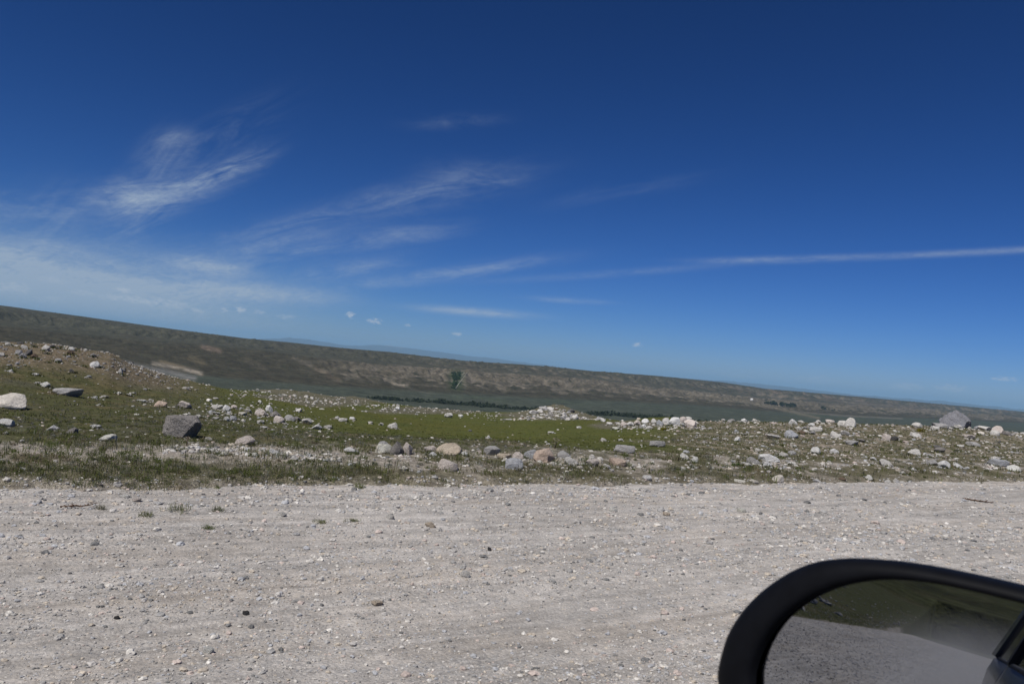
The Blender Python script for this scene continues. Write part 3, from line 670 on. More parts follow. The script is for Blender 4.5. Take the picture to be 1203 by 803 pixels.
L = [  # x, y of the foot, width, height, tone, shape (a, r, s), label
 # left mound
 (29,410,8,5,'pale','a',"pale square rock on the mound crest above the clustered rocks"), (40,408,6,3,'dark','a',"small dark rock on the left mound crest between two pale ones"),
 (54.5,412.5,9.5,8,'pale','a',"tallest pale grey rock on the crest of the left mound"), (62,409,7,4,'dark','a',"dark low rock touching the tallest rock of the left mound"),
 (9,406,6,3.5,'pale','r',"small whitish rock at far left end of the mound crest"), (84,411.5,7,4,'white','r',"white rounded rock where the left mound crest starts to fall"),
 (76,409,5,3,'pale','a',"small pale rock just left of the white one on mound crest"), (82,416.5,8,5,'brown','a',"dark brown rock below the white one on mound crest"),
 (109,420,7,4,'grey','s',"grey flat rock low on the right shoulder of the mound crest"), (112,431.5,10.5,7,'white','r',"white rounded rock with dark underside alone on the mound's right flank"),
 (141,440,5.5,7.5,'pale','a',"upright pale pointed rock at the right foot of the mound"), (84.5,438,7,5,'dark','a',"small dark blocky rock midway down the left mound"),
 (67,426,8,5,'grey','r',"lone grey rock in the middle of the left mound slope"), (22,417,9,6,'grey','a',"grey wedge rock at the left of the mound's rock cluster"),
 (27,421,8,6,'grey','a',"front grey rock of the cluster on the left mound"), (33,418,8,8,'dark','a',"dark tall rock in the middle of the mound's rock cluster"), (40,421,8,6,'brown','r',"reddish brown rock ending the cluster on the left mound"),
 (2,419,7,5,'pale','r',"pale rock cut by the left edge on the mound slope"), (12,437,6,3,'white','a',"small white stone below the mound at far left"), (42,441,8,2.5,'white','s',"flat white stone at the foot of the left mound"),
 (53,454.5,13,6,'white','r',"white oval rock in the grass below the left mound"), (44,451,7,3,'pale','r',"small pale rock just behind the white oval one"),
 (80,465,33,9,'grey','s',"wide low grey slab rock sunk in grass below the mound"), (9,480,42,15.5,'cream','r',"large whitish rounded rock cut off by the left edge"),
 (110,468.5,8,3.5,'white','a',"white stone right of the wide grey slab rock"), (123,467.5,8,3,'pale','s',"pale flat stone second to the right of the wide grey slab"), (139,463,6,3,'white','a',"small white stone up-slope among grass, right of the slab"),
 (151,465,6,3,'pale','a',"pale stone in the row above the orange rock, left one"), (157,463,6,2.5,'pale','s',"pale stone in the row above the orange rock, right one"),
 (166,472,10,2.5,'white','s',"thin flat white stone left of the orange rock"), (177,472,7,3,'pale','a',"pale stone directly behind the orange rock"), (189,478,14.5,7,'orange','a',"orange-pink rock in the grass behind the big dark boulder"),
 (117,476.5,5,2.5,'white','a',"tiny white stone in grass between slab and orange rock"),
 (6,501.5,19,9,'white','r',"white rock at left edge beside the bare soil"), (62,506,14,7,'white','a',"broken white rock at the back of the bare soil"), (84,510.5,14,8,'slate','a',"dark grey angular rock on the bare soil"),
 (126,518.5,18.5,8.5,'cream','a',"cream angular rock at the bare soil's edge, left of the boulder"), (112,503,12,4,'white','s',"flat white stone in grass behind the bare soil"), (27,553,8,5,'white','a',"small white stone in the roadside grass at far left"),
 (6,510.5,7,4,'pale','r',"small pale stone in front of the white rock at left edge"), (25,520,6,4,'white','a',"little white stone on bare soil near left edge"), (120,529,4,3.5,'black','a',"tiny black stone on the bare soil"),
 # left grass, behind and right of the boulder
 (216,479.5,16.5,8,'pink','a',"pale pink rock with dark right face behind the big boulder"), (255,481,13,6,'pale','s',"pale broad rock leading the line of rocks in grass"), (266,483.5,9,8,'white','a',"white blocky rock near the head of the line in grass"),
 (274.5,480,7.5,4.5,'pink','r',"small pinkish rock behind the white blocky one"), (254,487,8,3,'white','s',"flat white stone in front of the line of rocks"), (266,495,6.5,6,'white','a',"white pointed stone of the front pair in grass"),
 (273,494.5,8,6,'blue','r',"bluish grey stone of the front pair in grass"), (254,493,8,3.5,'pale','s',"pale flat stone left of the front pair in grass"), (232,491,9,4.5,'pale','r',"pale stone at the big boulder's right shoulder"),
 (285,488,10,4,'cream','s',"cream flat stone midway between rock groups in grass"), (291.5,485,8,5,'pale','a',"pale stone just left of the tight rock group"), (304,488.5,12,8.5,'pink','r',"pinkish grey rock at left of the tight group in grass"),
 (310,489,9,7,'pink','a',"pink low rock in the middle of the tight group"), (315.5,484.5,9,9,'white','a',"white upright rock topping the tight group in grass"), (323,489.5,14,7,'slate','a',"dark grey rock at right of the tight group in grass"),
 (327,496.5,13,8,'pink','r',"pinkish rock in front of the dark grey group rock"), (340,494,13,7,'grey','r',"grey rounded rock right of the pinkish front rock"), (347.5,495,12,6,'slate','r',"dark grey low rock touching the grey rounded one"),
 (361,498,12,6.5,'pale','a',"light grey rock with dark right side near the line's end"), (372,504,12.5,6.5,'white','a',"white triangular rock near the right end of the line"), (384.5,503,9,4.5,'pale','r',"small pale rock ending the line on the right"),
 (350,484,8,5,'pale','a',"pale rock set back behind the grey rounded pair"), (306,497.5,8,4,'white','s',"white flat stone in grass before the tight group"), (310,503.5,9,3,'white','s',"white flat stone in grass, in front of all the group"),
 (305,474,5,4,'white','r',"small white stone at back edge of the bright grass"), (288,523.5,23,11.5,'pink','r',"big pale rounded rock at the verge, right of the dark boulder"), (245,518,9,4.5,'pale','r',"small pale rock in grass between boulder and big pale rock"),
 (396,493,7.5,4,'pale','a',"lone pale stone on the meadow's left edge"), (461.5,503.5,12,7,'pale','a',"light grey wedge rock at the left of the bright meadow"), (414,493,7,3.5,'white','r',"small white stone, back of the meadow's left edge"), (403,495,10,4,'pale','s',"pale flat stone at the meadow's left edge"), (435,498,6,3,'pale','s',"tiny pale flat stone left of the wedge rock"),
 # centre verge
 (412,532.5,18,6.5,'white','r',"white domed rock alone in grass left of the rock trio"), (450,524.5,12,6,'grey','r',"grey rock behind the big trio of rocks"), (452,532.5,22,12,'cream','a',"cream rock on the left of the big trio"), (465.5,534,18,14.5,'slate','a',"dark grey peaked rock in the middle of the big trio"),
 (480,534,13,14,'pink','r',"pinkish grey rock on the right of the big trio"), (506,532,17.5,9,'pink','a',"pinkish peaked rock between the trio and the tan rock"), (528,534,31,12.5,'tan','r',"long tan and pale rock, widest in the middle of the verge"),
 (508,536,9,5,'white','a',"small white rock before the pinkish peaked rock"), (525,552.5,24.5,13,'pink','a',"pale pointed rock nearest the road in the middle"), (578,535,20,10.5,'grey','r',"grey rounded rock at back of the middle verge"),
 (546,535.5,8,5,'white','r',"white round stone right of the long tan rock"), (564,533,7,4.5,'pink','a',"small pinkish rock left of the grey rounded rock"), (474,553,9,4,'cream','s',"cream flat stone near the road in the middle"),
 (592,540,17,7,'tan','s',"flat tan rock left of the colourful rock pile"), (609,539.5,14,8.5,'pink','r',"pale pinkish rock starting the colourful pile"), (623,539,17,12,'blue','r',"bluish white rock in the colourful pile"),
 (640,543.5,27,17,'orange','a',"largest rock of the colourful pile, pinkish orange"), (603,551,21,12.5,'blue','r',"round blue-grey rock in front of the colourful pile"), (662,538,17,8,'grey','a',"grey rock behind the pile's right end"),
 (671.5,547,18,9.5,'pale','a',"pale sloping slab at the pile's right end"), (681,551.5,9,5,'cream','a',"small cream rock ending the colourful pile"), (695.5,547,16.5,9,'pink','r',"pinkish white rock between pile and tan orange rock"),
 (725,547,21,7.5,'orange','s',"tan orange low rock right of the colourful pile"), (713,550.5,9,5,'pale','a',"pale rock touching the tan orange one"), (735,532,25,9,'grey','s',"long flat grey slab rock tilted at meadow's right edge"), (772,524.5,18,7,'grey','s',"grey flat rock behind the long tilted slab"),
 (760,564.5,11,6,'white','a',"white rock alone at the road's edge, right of middle"), (709.5,518.5,7,4.5,'pale','a',"pale stone in the bright meadow, right part"), (729,518,5.5,2.5,'white','s',"little white flat stone in the meadow's right part"), (573,515,5.5,3,'white','r',"white stone in the middle of the bright meadow"), (647,509,7,2.5,'cream','s',"cream flat stone far out in the bright meadow"), (680,503,5.5,2.5,'white','s',"white flat stone below the far rock heap"),
 (527,490.5,10,5.5,'pale','a',"pale peaked stone at the far edge of the meadow"), (541,489.5,6,2.5,'white','s',"small white stone beside the pale peaked one"), (467,481,5.5,3.5,'white','r',"whitest stone on the dark rise behind the meadow"),
 # right-hand pile on the crest
 (733,500.5,8,5,'pink','r',"first rock on the left of the crest pile"), (741,500,9,5,'pale','r',"second low rock of the crest pile"), (748.5,499.5,9,6.5,'pink','r',"pinkish third rock of the crest pile"), (758,496.5,9,5,'white','r',"white rock raised at back of the crest pile"),
 (768,496.5,7,5,'pale','r',"small pale rock behind the grey one in crest pile"), (774.5,499.5,9,6.5,'blue','a',"blue-grey rock in the middle of the crest pile"), (782,498.5,8,8,'pale','r',"tall pale rock left of the crest pile's biggest white rock"), (791,499.5,14,10,'white','a',"biggest white rock of the crest pile"),
 (802,496,8,7,'pink','r',"pinkish rock up behind the pile's right end"), (809,494.5,8,5,'pale','r',"topmost pale rock of the crest pile's right end"), (810,502.5,15,10,'pink','r',"large pinkish rock at front right of the crest pile"), (803,502.5,5,4,'dark','a',"dark small rock in the gap of the crest pile"),
 (724,504.5,10,3,'cream','s',"cream flat stone below the crest pile's left end"), (763,504,9,4,'pale','a',"pale low rock in front of the crest pile"), (756,502.5,7,4.5,'white','a',"white low rock in front of the crest pile"), (638,481,10,3.5,'grey','s',"grey flat rock crowning the heap beyond the meadow, left"), (646,481.5,9,4,'pale','a',"pale angular rock crowning the heap beyond the meadow"), (672,484.5,9,4,'dark','a',"dark rock on the right shoulder of the far heap"), (625,486,8,4,'white','a',"white rock on the left flank of the far heap"), (667,494,7,3.5,'pale','a',"pale rock at the foot of the far heap"), (709,495,6,5,'white','a',"white stone between far heap and crest pile, upper"), (716,499,7,3,'white','s',"white flat stone between far heap and crest pile, lower"),
 # right rise
 (849.5,493,5,3,'pale','r',"small pale stone first on the right rise's skyline"), (874,496,8,4.5,'white','r',"white oval stone near skyline of the right rise"), (888,493,6,4,'pale','a',"pale stone on skyline right of the white oval"), (866,518.5,7.5,6,'white','a',"white blocky stone midway up the left of the right rise"),
 (908,515.5,14.5,5,'pale','s',"pale flat rock left of the blue-grey rock"), (865.5,508.5,6,4,'blue','a',"bluish stone on the left part of the right rise"), (929,514.5,15,8.5,'blue','r',"blue-grey rounded rock on the right rise"),
 (803,539.5,11,7,'white','a',"white rock with dark front, left of the pair by the verge"), (815,543.5,7.5,7.5,'white','r',"white round rock, right of the pair by the verge"), (801.5,552,9,4,'pale','r',"pale oval stone below the pair of white rocks"),
 (902,542,28,8.5,'white','a',"largest white rock on the right verge"), (886,545,17,8,'grey','a',"grey rock left of the largest white rock"), (901,548.5,11,7,'white','a',"white broken rock under the largest white rock"), (876,547.5,12,4,'pale','s',"pale flat rock at the left end of the white group"), (931,546.5,9.5,4,'white','r',"white oval stone right of the largest white rock"),
 (959.5,533.5,11,8.5,'white','r',"white egg-shaped rock on the right rise"), (920.5,536.5,10,5,'pale','r',"pale rock up-slope behind the largest white rock"), (931,534,9,4.5,'grey','r',"grey rock beside the pale one up-slope"), (867,518,6,3.5,'pale','a',None),
 (913,567.5,15,9.5,'cream','a',"cream pinkish rock at the right road edge"), (869,567.5,14,4,'cream','s',"flat cream stone at the road edge left of cream rock"), (885.5,567,10,3.5,'cream','r',"low cream stone between two road edge stones"), (959.5,567.5,11,4.5,'white','a',"white wedge stone at the right road edge"),
 (932,498.5,9,6,'white','a',"white rock on skyline with a smaller partner"), (940.5,496.5,7,3,'pale','r',"smaller partner right of the white skyline rock"), (962,496.5,7,4,'pale','r',"pale stone on skyline left of the paired pale boulders"), (990.5,501,12,7,'pale','r',"left lower one of the paired pale rocks on skyline"), (998.5,501.5,12,11,'pale','r',"taller of the paired pale rocks on skyline"),
 (975,497,10,4.5,'pink','s',"pinkish flat rock on skyline left of the pale pair"), (938,505.5,7,5,'pale','a',"pale stone above the blue-grey rock"), (958.5,506.5,14,5.5,'pale','s',"pale broad rock between skyline and white stones"), (943,510,8,4,'brown','r',"brownish low stone right of the blue-grey rock"),
 (981,514,12,7.5,'pale','a',"light rock with dark shaded foot on the right rise"), (993,511.5,11,6,'grey','a',"grey rock beside the light rock with shaded foot"), (1001,523,14,6,'grey','s',"flat grey rock in the middle of the right rise"), (1011.5,519.5,9,4,'slate','s',"dark flat rock behind the flat grey rock"), (1040,517,10,7.5,'pink','r',"pinkish round rock left of the black rock"), (1050.5,517.5,12,5.5,'black','r',"black oval rock on the right rise"),
 (980,533,11.5,6,'white','a',"white low rock right of the egg-shaped one"), (1104,502.5,19,5,'grey','s',"grey flat slab left of the dark skyline boulder"), (1077,502.5,11,6.5,'pale','r',"pale round rock on skyline well left of the boulder"), (1125,503.5,9,5,'pale','a',"pale small rock under the dark skyline boulder"), (1098,505,10,4.5,'pale','r',"pale rock in front of the grey skyline slab"),
 (1157,505,15,4.5,'pale','s',"long pale flat rock right of the dark boulder"), (1171.5,508.5,12.5,8.5,'pink','r',"pinkish round rock near right end of the skyline"), (1169,511.5,10,6,'pale','r',"pale rock propping the pinkish round one"), (1183,511,10,5,'slate','r',"dark oval rock last on the right skyline"), (1148,503,7,4,'blue','a',"bluish small rock between boulder and long pale rock"), (1075,514,13,5.5,'pale','r',"pale low rock above the black oval rock's right"), (1142,524,15,5.5,'grey','r',"grey broad low rock at right of the rise"), (1152.5,511,8,4.5,'cream','r',"yellowish cream rock on the right rise"), (1138,515,13,4.5,'pink','s',"pinkish flat rock below the dark skyline boulder"),
 (1104,531.5,13,6.5,'slate','r',"dark grey rounded rock low on the right rise"), (1074,534.5,14,7,'pale','a',"light grey angular rock low on the right rise"), (1128,525.5,9,4,'pale','a',"pale stone left of the grey broad low rock"),
 (1025.5,540.5,8,4,'white','r',"white stone in grass above the pale rubble"), (1041,547.5,17,7,'pale','a',"pale bumpy rock in the right verge grass"), (1094,546.5,13,7,'grey','r',"grey rock touching the white rock on right verge"), (1108.5,549.5,15,9,'white','r',"white rounded rock on the right verge"), (1124.5,549.5,10.5,5.5,'white','r',"white small rock right of the white rounded one"), (1172,547.5,22,8,'blue','r',"bluish white rock at the far right verge"), (1190,553.5,15,7.5,'white','r',"white rock at the very right of the verge"), (1169,541,14,5,'pale','r',"pale rock behind the bluish white one"), (1073,553.5,7.5,4,'white','r',"small white stone in the right verge grass"),
 (1020.5,564,9,6,'white','a',"white blocky stone at right road edge in weeds"), (989,565,9,4.5,'brown','a',"brownish stone at the right road edge"), (1043,569,8,5,'white','a',"left white stone of the three at road edge"), (1052,567,8,5,'pale','a',"middle pale stone of the three at road edge"), (1059.5,568.5,7,3.5,'white','r',"right white stone of the three at road edge"),
 # on the road
 (504,629,13,6.5,'tan','a',"tan stone lying on the gravel road, left of middle"), (457.5,620,9.5,5,'pale','r',"pale pinkish stone on the road near the tan one"), (719,609,10,5,'white','a',"white stone on the road in the middle"), (870,608,10,4,'cream','s',"cream flat stone on the road right of middle"), (782,613,9,4,'tan','s',"tan flat stone on the road beside the cream one"),
 (1109,591,18,6,'pale','s',"wide pale slab flush with the road on the right"), (145,594.5,12,2.5,'white','s',"thin white flat stone on the road at left"), (159,600,11,4,'pink','s',"pinkish flat stone on the road at left"), (185,604,11,3,'white','s',"whitish flat stone right of the pinkish one on the road"), (347,638,8,3,'white','s',"small white flat stone on the road below the weeds"),
 (135,741,7,4,'black','r',"dark pebble on the road at lower left"), (287,735,8,4.5,'black','r',"near-black pebble on the road, left of middle bottom"), (243,782,12,7,'white','r',"white pebble at the bottom of the road, left"), (441,722,14,5,'tan','s',"pinkish flat stone at the bottom middle of the road"), (575,656,5,4.5,'black','a',"tiny dark stone on the road in the middle"), (545,690,11,7,'pale','r',"pale pebble on the road in the middle"), (330,619,10,5,'pale','a',"pale broken stone on the road beside weeds"),
]
KIND = dict(a='angular', r='rounded', s='slab')
for (x, y, w, h, tone, k, lab) in L:
    if lab is None: continue
    rock(x, y, w, h, tone, lab, None, KIND[k])

# smaller rocks nothing tells apart, zone by zone
def zone(n, poly_fn, tones, wlo, whi, label, group, flat=0.5):
    for _ in range(n):
        x, y = poly_fn(); w = wlo*(whi/wlo)**(random.random()**1.6)
        rock(x, y, w, w*random.uniform(0.35, 0.35+flat*0.6), random.choice(tones), label, group)
U = random.uniform
mix_t = ['pale', 'pale', 'grey', 'white', 'pink', 'grey', 'dark']
zone(9, lambda: (lambda x: (x, U(404+max(0, x-50)*0.30, 446+x*0.04)))(U(0, 140)), ['grey', 'pale', 'dark', 'brown', 'grey'], 3, 6, "small loose stone scattered on the gravelly slope of the left mound", "stones scattered on the left mound")
zone(12, lambda: (lambda x: (x, 456+(x-270)*0.105+abs(random.gauss(0, 4))))(U(270, 470)), ['white', 'pale', 'pale', 'cream'], 3, 5.5, "tiny pale stone on the dark stony rise behind the meadow", "pale stones on the far stony rise")
zone(22, lambda: (lambda x: (x, 494-14.5*math.exp(-((x-650)/26)**2)*U(0, 1)-U(0, 2)))(random.gauss(652, 24)), ['pale', 'grey', 'grey', 'pale', 'slate', 'brown'], 4, 9, "small rock in the loose heap beyond the bright meadow", "rocks of the far heap")
zone(15, lambda: (lambda x: (x, U(528, 536)+max(0, x-260)*0.075))(U(200, 385)), ['white', 'cream', 'white', 'pale'], 6, 14, "small white rock in the string of rubble along the left verge", "white rubble along the left verge")
zone(18, lambda: (U(835, 1200), U(500, 532)), mix_t, 4, 9, "small stone strewn over the gravelly right rise", "stones strewn over the right rise")
zone(7, lambda: (U(500, 700), U(541, 555)), ['pale', 'cream', 'white', 'pink', 'grey'], 5, 9, "small rock lying between the larger rocks of the middle verge", "small rocks of the middle verge")
zone(7, lambda: (U(790, 1190), U(538, 560)), ['white', 'pale', 'cream'], 4, 8, "small pale stone in the grass of the right verge", "small stones of the right verge")
print("rocks", rock_count)

# ------------------------------------------------------------------ loose stones too many to count
def ico(sub):
    bm = bmesh.new(); bmesh.ops.create_icosphere(bm, subdivisions=sub, radius=0.5)
    P_ = np.array([v.co[:] for v in bm.verts]); Fc = np.array([[v.index for v in f.verts] for f in bm.faces]); bm.free(); return P_, Fc
def scatter_mesh(name, P, size, flat, cols, sub):
    """many small stones as one mesh: P centres (n,3), size (n), flat height ratio (n)"""
    base, Fb = ico(sub); n = len(P); k = len(base)
    g_ = np.random.default_rng(len(name)+n)
    S = np.stack([size*g_.uniform(0.75, 1.25, n), size*g_.uniform(0.75, 1.25, n), size*flat], -1)
    V = base[None]*(1+g_.normal(0, 0.16, (n, k, 1)))*S[:, None, :]
    a = g_.uniform(0, 2*np.pi, n); ca, sa = np.cos(a)[:, None], np.sin(a)[:, None]
    V = np.stack([V[..., 0]*ca-V[..., 1]*sa, V[..., 0]*sa+V[..., 1]*ca, V[..., 2]], -1)+P[:, None, :]
    Fc = (Fb[None]+(np.arange(n)*k)[:, None, None]).reshape(-1, 3)
    return np_mesh(name, V.reshape(-1, 3), Fc, np.repeat(cols, k, 0), False)
def join(parts):
    pass
STONE = np.array([(.46, .44, .41), (.36, .345, .33), (.27, .265, .26), (.40, .355, .30), (.33, .335, .35), (.40, .34, .31), (.14, .14, .14), (.55, .53, .50)])
def stone_cols(n, p): return STONE[rng.choice(len(STONE), n, p=p)]*rng.uniform(0.92, 1.3, (n, 1))
# road gravel
n = 190000
az = rng.uniform(math.radians(-4), math.radians(70), n); rr = np.exp(rng.uniform(math.log(3.2), math.log(40), n))
x, y = rr*np.sin(az), rr*np.cos(az)
x2 = -np.exp(rng.uniform(math.log(3), math.log(60), 80000)); y2 = rng.uniform(1.0, EDGE+0.3, 80000)
x, y = np.concatenate([x, x2]), np.concatenate([y, y2]); rr = np.hypot(x, y)
band = 0.55+0.9*fbm(x/2.5, y/0.7, 3, 201)+0.5*np.exp(-((y-5.2)/0.5)**2)+0.4*np.exp(-((y-2.9)/0.5)**2)
keep = (y < EDGE+0.5) & (y > 1.2) & (rng.uniform(0, 1, len(x)) < np.clip(band, 0.12, 1)*0.72)
x, y, rr = x[keep], y[keep], rr[keep]
size = np.clip(np.exp(rng.normal(math.log(0.013), 0.50, len(x))), 0.006, 0.06)*np.clip(rr/6.5, 0.8, 1.7)*np.where(x < -2, 0.9, 1.0)
P = np.stack([x, y, top_z(x, y)+size*0.08], -1)
cols = stone_cols(len(x), [.13, .24, .20, .14, .13, .07, .06, .03])
big = size > 0.022
gm = []
for sel, sub, nm in ((~big, 1, "gravel"), (big, 2, "gravel")):
    me = scatter_mesh(nm, P[sel], size[sel], rng.uniform(0.45, 0.8, sel.sum()), cols[sel], sub)
    gm.append(me)
def join_meshes(name, ms):
    Vs, Fs, Cs = [], [], []; off = 0
    for me in ms:
        nv = len(me.vertices); v = np.empty(nv*3, np.float32); me.vertices.foreach_get("co", v)
        f = np.empty(len(me.loops), np.int32); me.loops.foreach_get("vertex_index", f)
        c = np.empty(nv*4, np.float32); me.attributes["albedo"].data.foreach_get("color", c)
        Vs.append(v.reshape(-1, 3)); Fs.append(f.reshape(-1, 3)+off); Cs.append(c.reshape(-1, 4)[:, :3]); off += nv
        bpy.data.meshes.remove(me)
    return np_mesh(name, np.concatenate(Vs), np.concatenate(Fs), np.concatenate(Cs), False)
gravel = link("gravel", join_meshes("gravel", gm), m_stones); props(gravel, kind="stuff")
print("gravel", len(x))

# rubble on verge, mound, rise
soilg = np.clip(soil+soil2, 0, 1); verge_w = sstep(EDGE+0.2, EDGE+0.8, Y)*(1-sstep(EDGE+3.0, EDGE+6.0, Y))
DS = 0.03*(RR < 110) + 0.36*rm + 0.9*lm + 0.6*sstep(0.3, 0.7, st) + 0.6*soilg + 0.16*verge_w
string = np.exp(-((vs_-2.3)/0.5)**2)*sstep(190, 230, PX)*(1-sstep(390, 450, PX))*front
DS = DS + 1.2*string + 0.35*np.exp(-((PX-300)/90)**2-((PY-485)/14)**2)*front
DS = DS*(1-0.75*mead)
def lookup(G, az, lr):
    i = np.clip(np.searchsorted(az_all, az), 0, NA-1); j = np.clip(np.searchsorted(LR, lr), 0, NR-1); return G[i, j]
n = 42000
U = random.uniform
az = rng.uniform(math.radians(-4), math.radians(69), n); lr = rng.uniform(math.log(8.4), math.log(95), n)
keep = rng.uniform(0, 1, n) < lookup(DS, az, lr); az, lr = az[keep], lr[keep]; rr = np.exp(lr)
x, y = rr*np.sin(az), rr*np.cos(az); ok = y > EDGE-0.1; x, y, rr = x[ok], y[ok], rr[ok]
ex, es = [], []
def strew(n, fx, fy, lo, hi):
    for _ in range(n):
        px = fx(); a_, b_, c_ = ground_at(px, fy(px)); ex.append((a_, b_)); es.append(lo*(hi/lo)**(random.random()**1.5))
strew(330, lambda: U(192, 400), lambda p: 528+max(0, p-255)*0.085+random.gauss(0, 2.4), 2.2, 8)
strew(200, lambda: U(390, 770), lambda p: 546+random.gauss(0, 4.5), 1.8, 6)
strew(150, lambda: U(790, 1200), lambda p: 549+random.gauss(0, 4), 1.8, 6)
strew(190, lambda: U(270, 470), lambda p: 457+(p-270)*0.10+abs(random.gauss(0, 5)), 1.4, 4)
strew(120, lambda: U(450, 590), lambda p: 477+(p-450)*0.08+random.gauss(0, 3), 1.3, 3.2)
strew(260, lambda: random.gauss(655, 30), lambda p: 493-15*math.exp(-((p-650)/26)**2)*random.random(), 1.4, 5)
strew(120, lambda: U(240, 390), lambda p: 483+(p-240)*0.13+random.gauss(0, 6), 1.6, 4.5)
strew(150, lambda: U(725, 830), lambda p: 502+random.gauss(0, 3.5), 1.4, 4.5)
strew(110, lambda: U(130, 230), lambda p: 425+(p-130)*0.21+random.gauss(0, 1.6), 1.2, 3.2)
strew(70, lambda: U(650, 705), lambda p: 543+random.gauss(0, 3.5), 2.5, 7)
strew(60, lambda: U(440, 620), lambda p: 537+random.gauss(0, 3), 2.0, 6)
strew(60, lambda: U(860, 940), lambda p: 545+random.gauss(0, 2.5), 2.0, 6)
for fx_, fy_, fw_ in FEET:                                         # chips of stone round the feet of the rocks
    for _ in range(5):
        a_ = U(0, 6.28); q_ = fw_*U(0.45, 0.9); ex.append((fx_+math.cos(a_)*q_, max(EDGE+0.1, fy_+math.sin(a_)*q_))); es.append(U(1.2, 3.2))
ne = len(es); ex = np.array(ex); x, y = np.concatenate([ex[:, 0], x]), np.concatenate([ex[:, 1], y])
x2 = -np.exp(rng.uniform(math.log(4), math.log(90), 2500)); y2 = EDGE+0.4+rng.exponential(7, 2500)
x3, y3 = rng.uniform(-55, -13, 45), rng.uniform(10, 24, 45)      # the rocks on the bank behind the car
x, y = np.concatenate([x, x2, x3]), np.concatenate([y, y2, y3]); rr = np.hypot(x, y)
size = np.exp(rng.normal(math.log(1.9), 0.42, len(x)))*rr/F; size = np.clip(size, 0.012, 0.40)
size[:ne] = np.array(es)*np.hypot(ex[:, 0], ex[:, 1])/F
size[-45:] = rng.uniform(0.35, 1.0, 45)
P = np.stack([x, y, top_z(x, y)+size*0.05], -1)
cols = stone_cols(len(x), [.22, .18, .17, .10, .08, .10, .04, .11])
dk = (x > 0) & (np.arctan2(x, y) < math.radians(12)) & (rr > 24); cols[dk] *= 0.7; cols *= 0.86; cols[:ne] = STONE[rng.choice(len(STONE), ne, p=[.28, .18, .14, .13, .07, .06, .05, .09])]*rng.uniform(0.72, 1.2, (ne, 1))
big = size*F/rr > 3.0
me = join_meshes("rubble", [scatter_mesh("rubble", P[s_], size[s_], rng.uniform(0.4, 0.8, s_.sum()), cols[s_], k) for s_, k in ((~big, 1), (big, 2))])
rubble = link("rubble", me, m_stones); props(rubble, kind="stuff"); print("rubble", len(x))

# ------------------------------------------------------------------ grass and low weeds
def blades(P, hgt, wid, lean, cols, per, spread, g_):
    """P (n,3) tufts -> tri mesh arrays; per blades each"""
    n = len(P); N = n*per
    c = np.repeat(P, per, 0) + np.stack([g_.normal(0, 1, N), g_.normal(0, 1, N), np.zeros(N)], -1)*np.repeat(spread, per)[:, None]
    h = np.repeat(hgt, per)*g_.uniform(0.45, 1.1, N); w = np.repeat(wid, per)*g_.uniform(0.7, 1.3, N)
    a = g_.uniform(0, 2*np.pi, N); l = g_.uniform(0.15, 1.0, N)*lean
    dx, dy = np.cos(a), np.sin(a)
    side = np.stack([-dy, dx, np.zeros(N)], -1)*w[:, None]*0.5
    outw = np.stack([dx, dy, np.zeros(N)], -1); up = np.array([0, 0, 1.0])
    m1 = c + outw*(h*l*0.35)[:, None] + up*(h*0.6)[:, None]; tip = c + outw*(h*l)[:, None] + up*(h*(1-0.35*l))[:, None]
    c = c - up*0.015
    V = np.stack([c-side, c+side, m1-side*0.85, m1+side*0.85, tip], 1)
    Fb = np.array([[0, 1, 3], [0, 3, 2], [2, 3, 4]]); Fc = (Fb[None]+(np.arange(N)*5)[:, None, None]).reshape(-1, 3)
    cc = np.repeat(cols, per, 0)*g_.uniform(0.75, 1.3, (N, 1))
    return V.reshape(-1, 3), Fc, np.repeat(cc, 5, 0)
def leaves(P, rad, wid, cols, per, g_):
    """low leafy weeds: small leaves spread through a flattened dome"""
    n = len(P); N = n*per
    d = g_.normal(size=(N, 3)); d /= np.linalg.norm(d, axis=1)[:, None]; d[:, 2] = np.abs(d[:, 2])*0.8
    c = np.repeat(P, per, 0) + d*(np.repeat(rad, per)*g_.uniform(0.3, 1, N)**0.6)[:, None]
    nrm = g_.normal(size=(N, 3))*0.75 + np.array([0, 0, 1.0]); nrm /= np.linalg.norm(nrm, axis=1)[:, None]
    u_ = np.cross(nrm, g_.normal(size=(N, 3))); u_ /= np.linalg.norm(u_, axis=1)[:, None]; v_ = np.cross(u_, nrm)
    w = np.repeat(wid, per)[:, None]
    V = np.stack([c-u_*w, c+v_*w*0.45, c+u_*w, c-v_*w*0.45], 1)
    Fb = np.array([[0, 1, 2], [0, 2, 3]]); Fc = (Fb[None]+(np.arange(N)*4)[:, None, None]).reshape(-1, 3)
    cc = np.repeat(cols, per, 0)*g_.uniform(0.7, 1.3, (N, 1))
    return V.reshape(-1, 3), Fc, np.repeat(cc, 4, 0)
def cat(parts):
    off = 0; Vs, Fs, Cs = [], [], []
    for V, Fc, c in parts: Vs.append(V); Fs.append(Fc+off); Cs.append(c); off += len(V)
    return np.concatenate(Vs), np.concatenate(Fs), np.concatenate(Cs)
LEAF = np.array([(.130, .15, .045), (.13, .14, .062), (.18, .16, .095), (.26, .22, .14), (.19, .195, .155), (.10, .11, .038)])
DG = np.zeros((NA, NR))
lipd = Y-lip
patch = sstep(-0.15, 0.30, fbm(X/1.6, Y/0.9, 4, 301)+0.25*fbm(X/7, Y/3, 2, 302)+0.12)
vedge = sstep(-0.1, 0.35, lipd)*(1-sstep(2.2, 4.5, vs_))
DG = vedge*patch*(0.42+0.34*(1-sstep(330, 480, PX)))
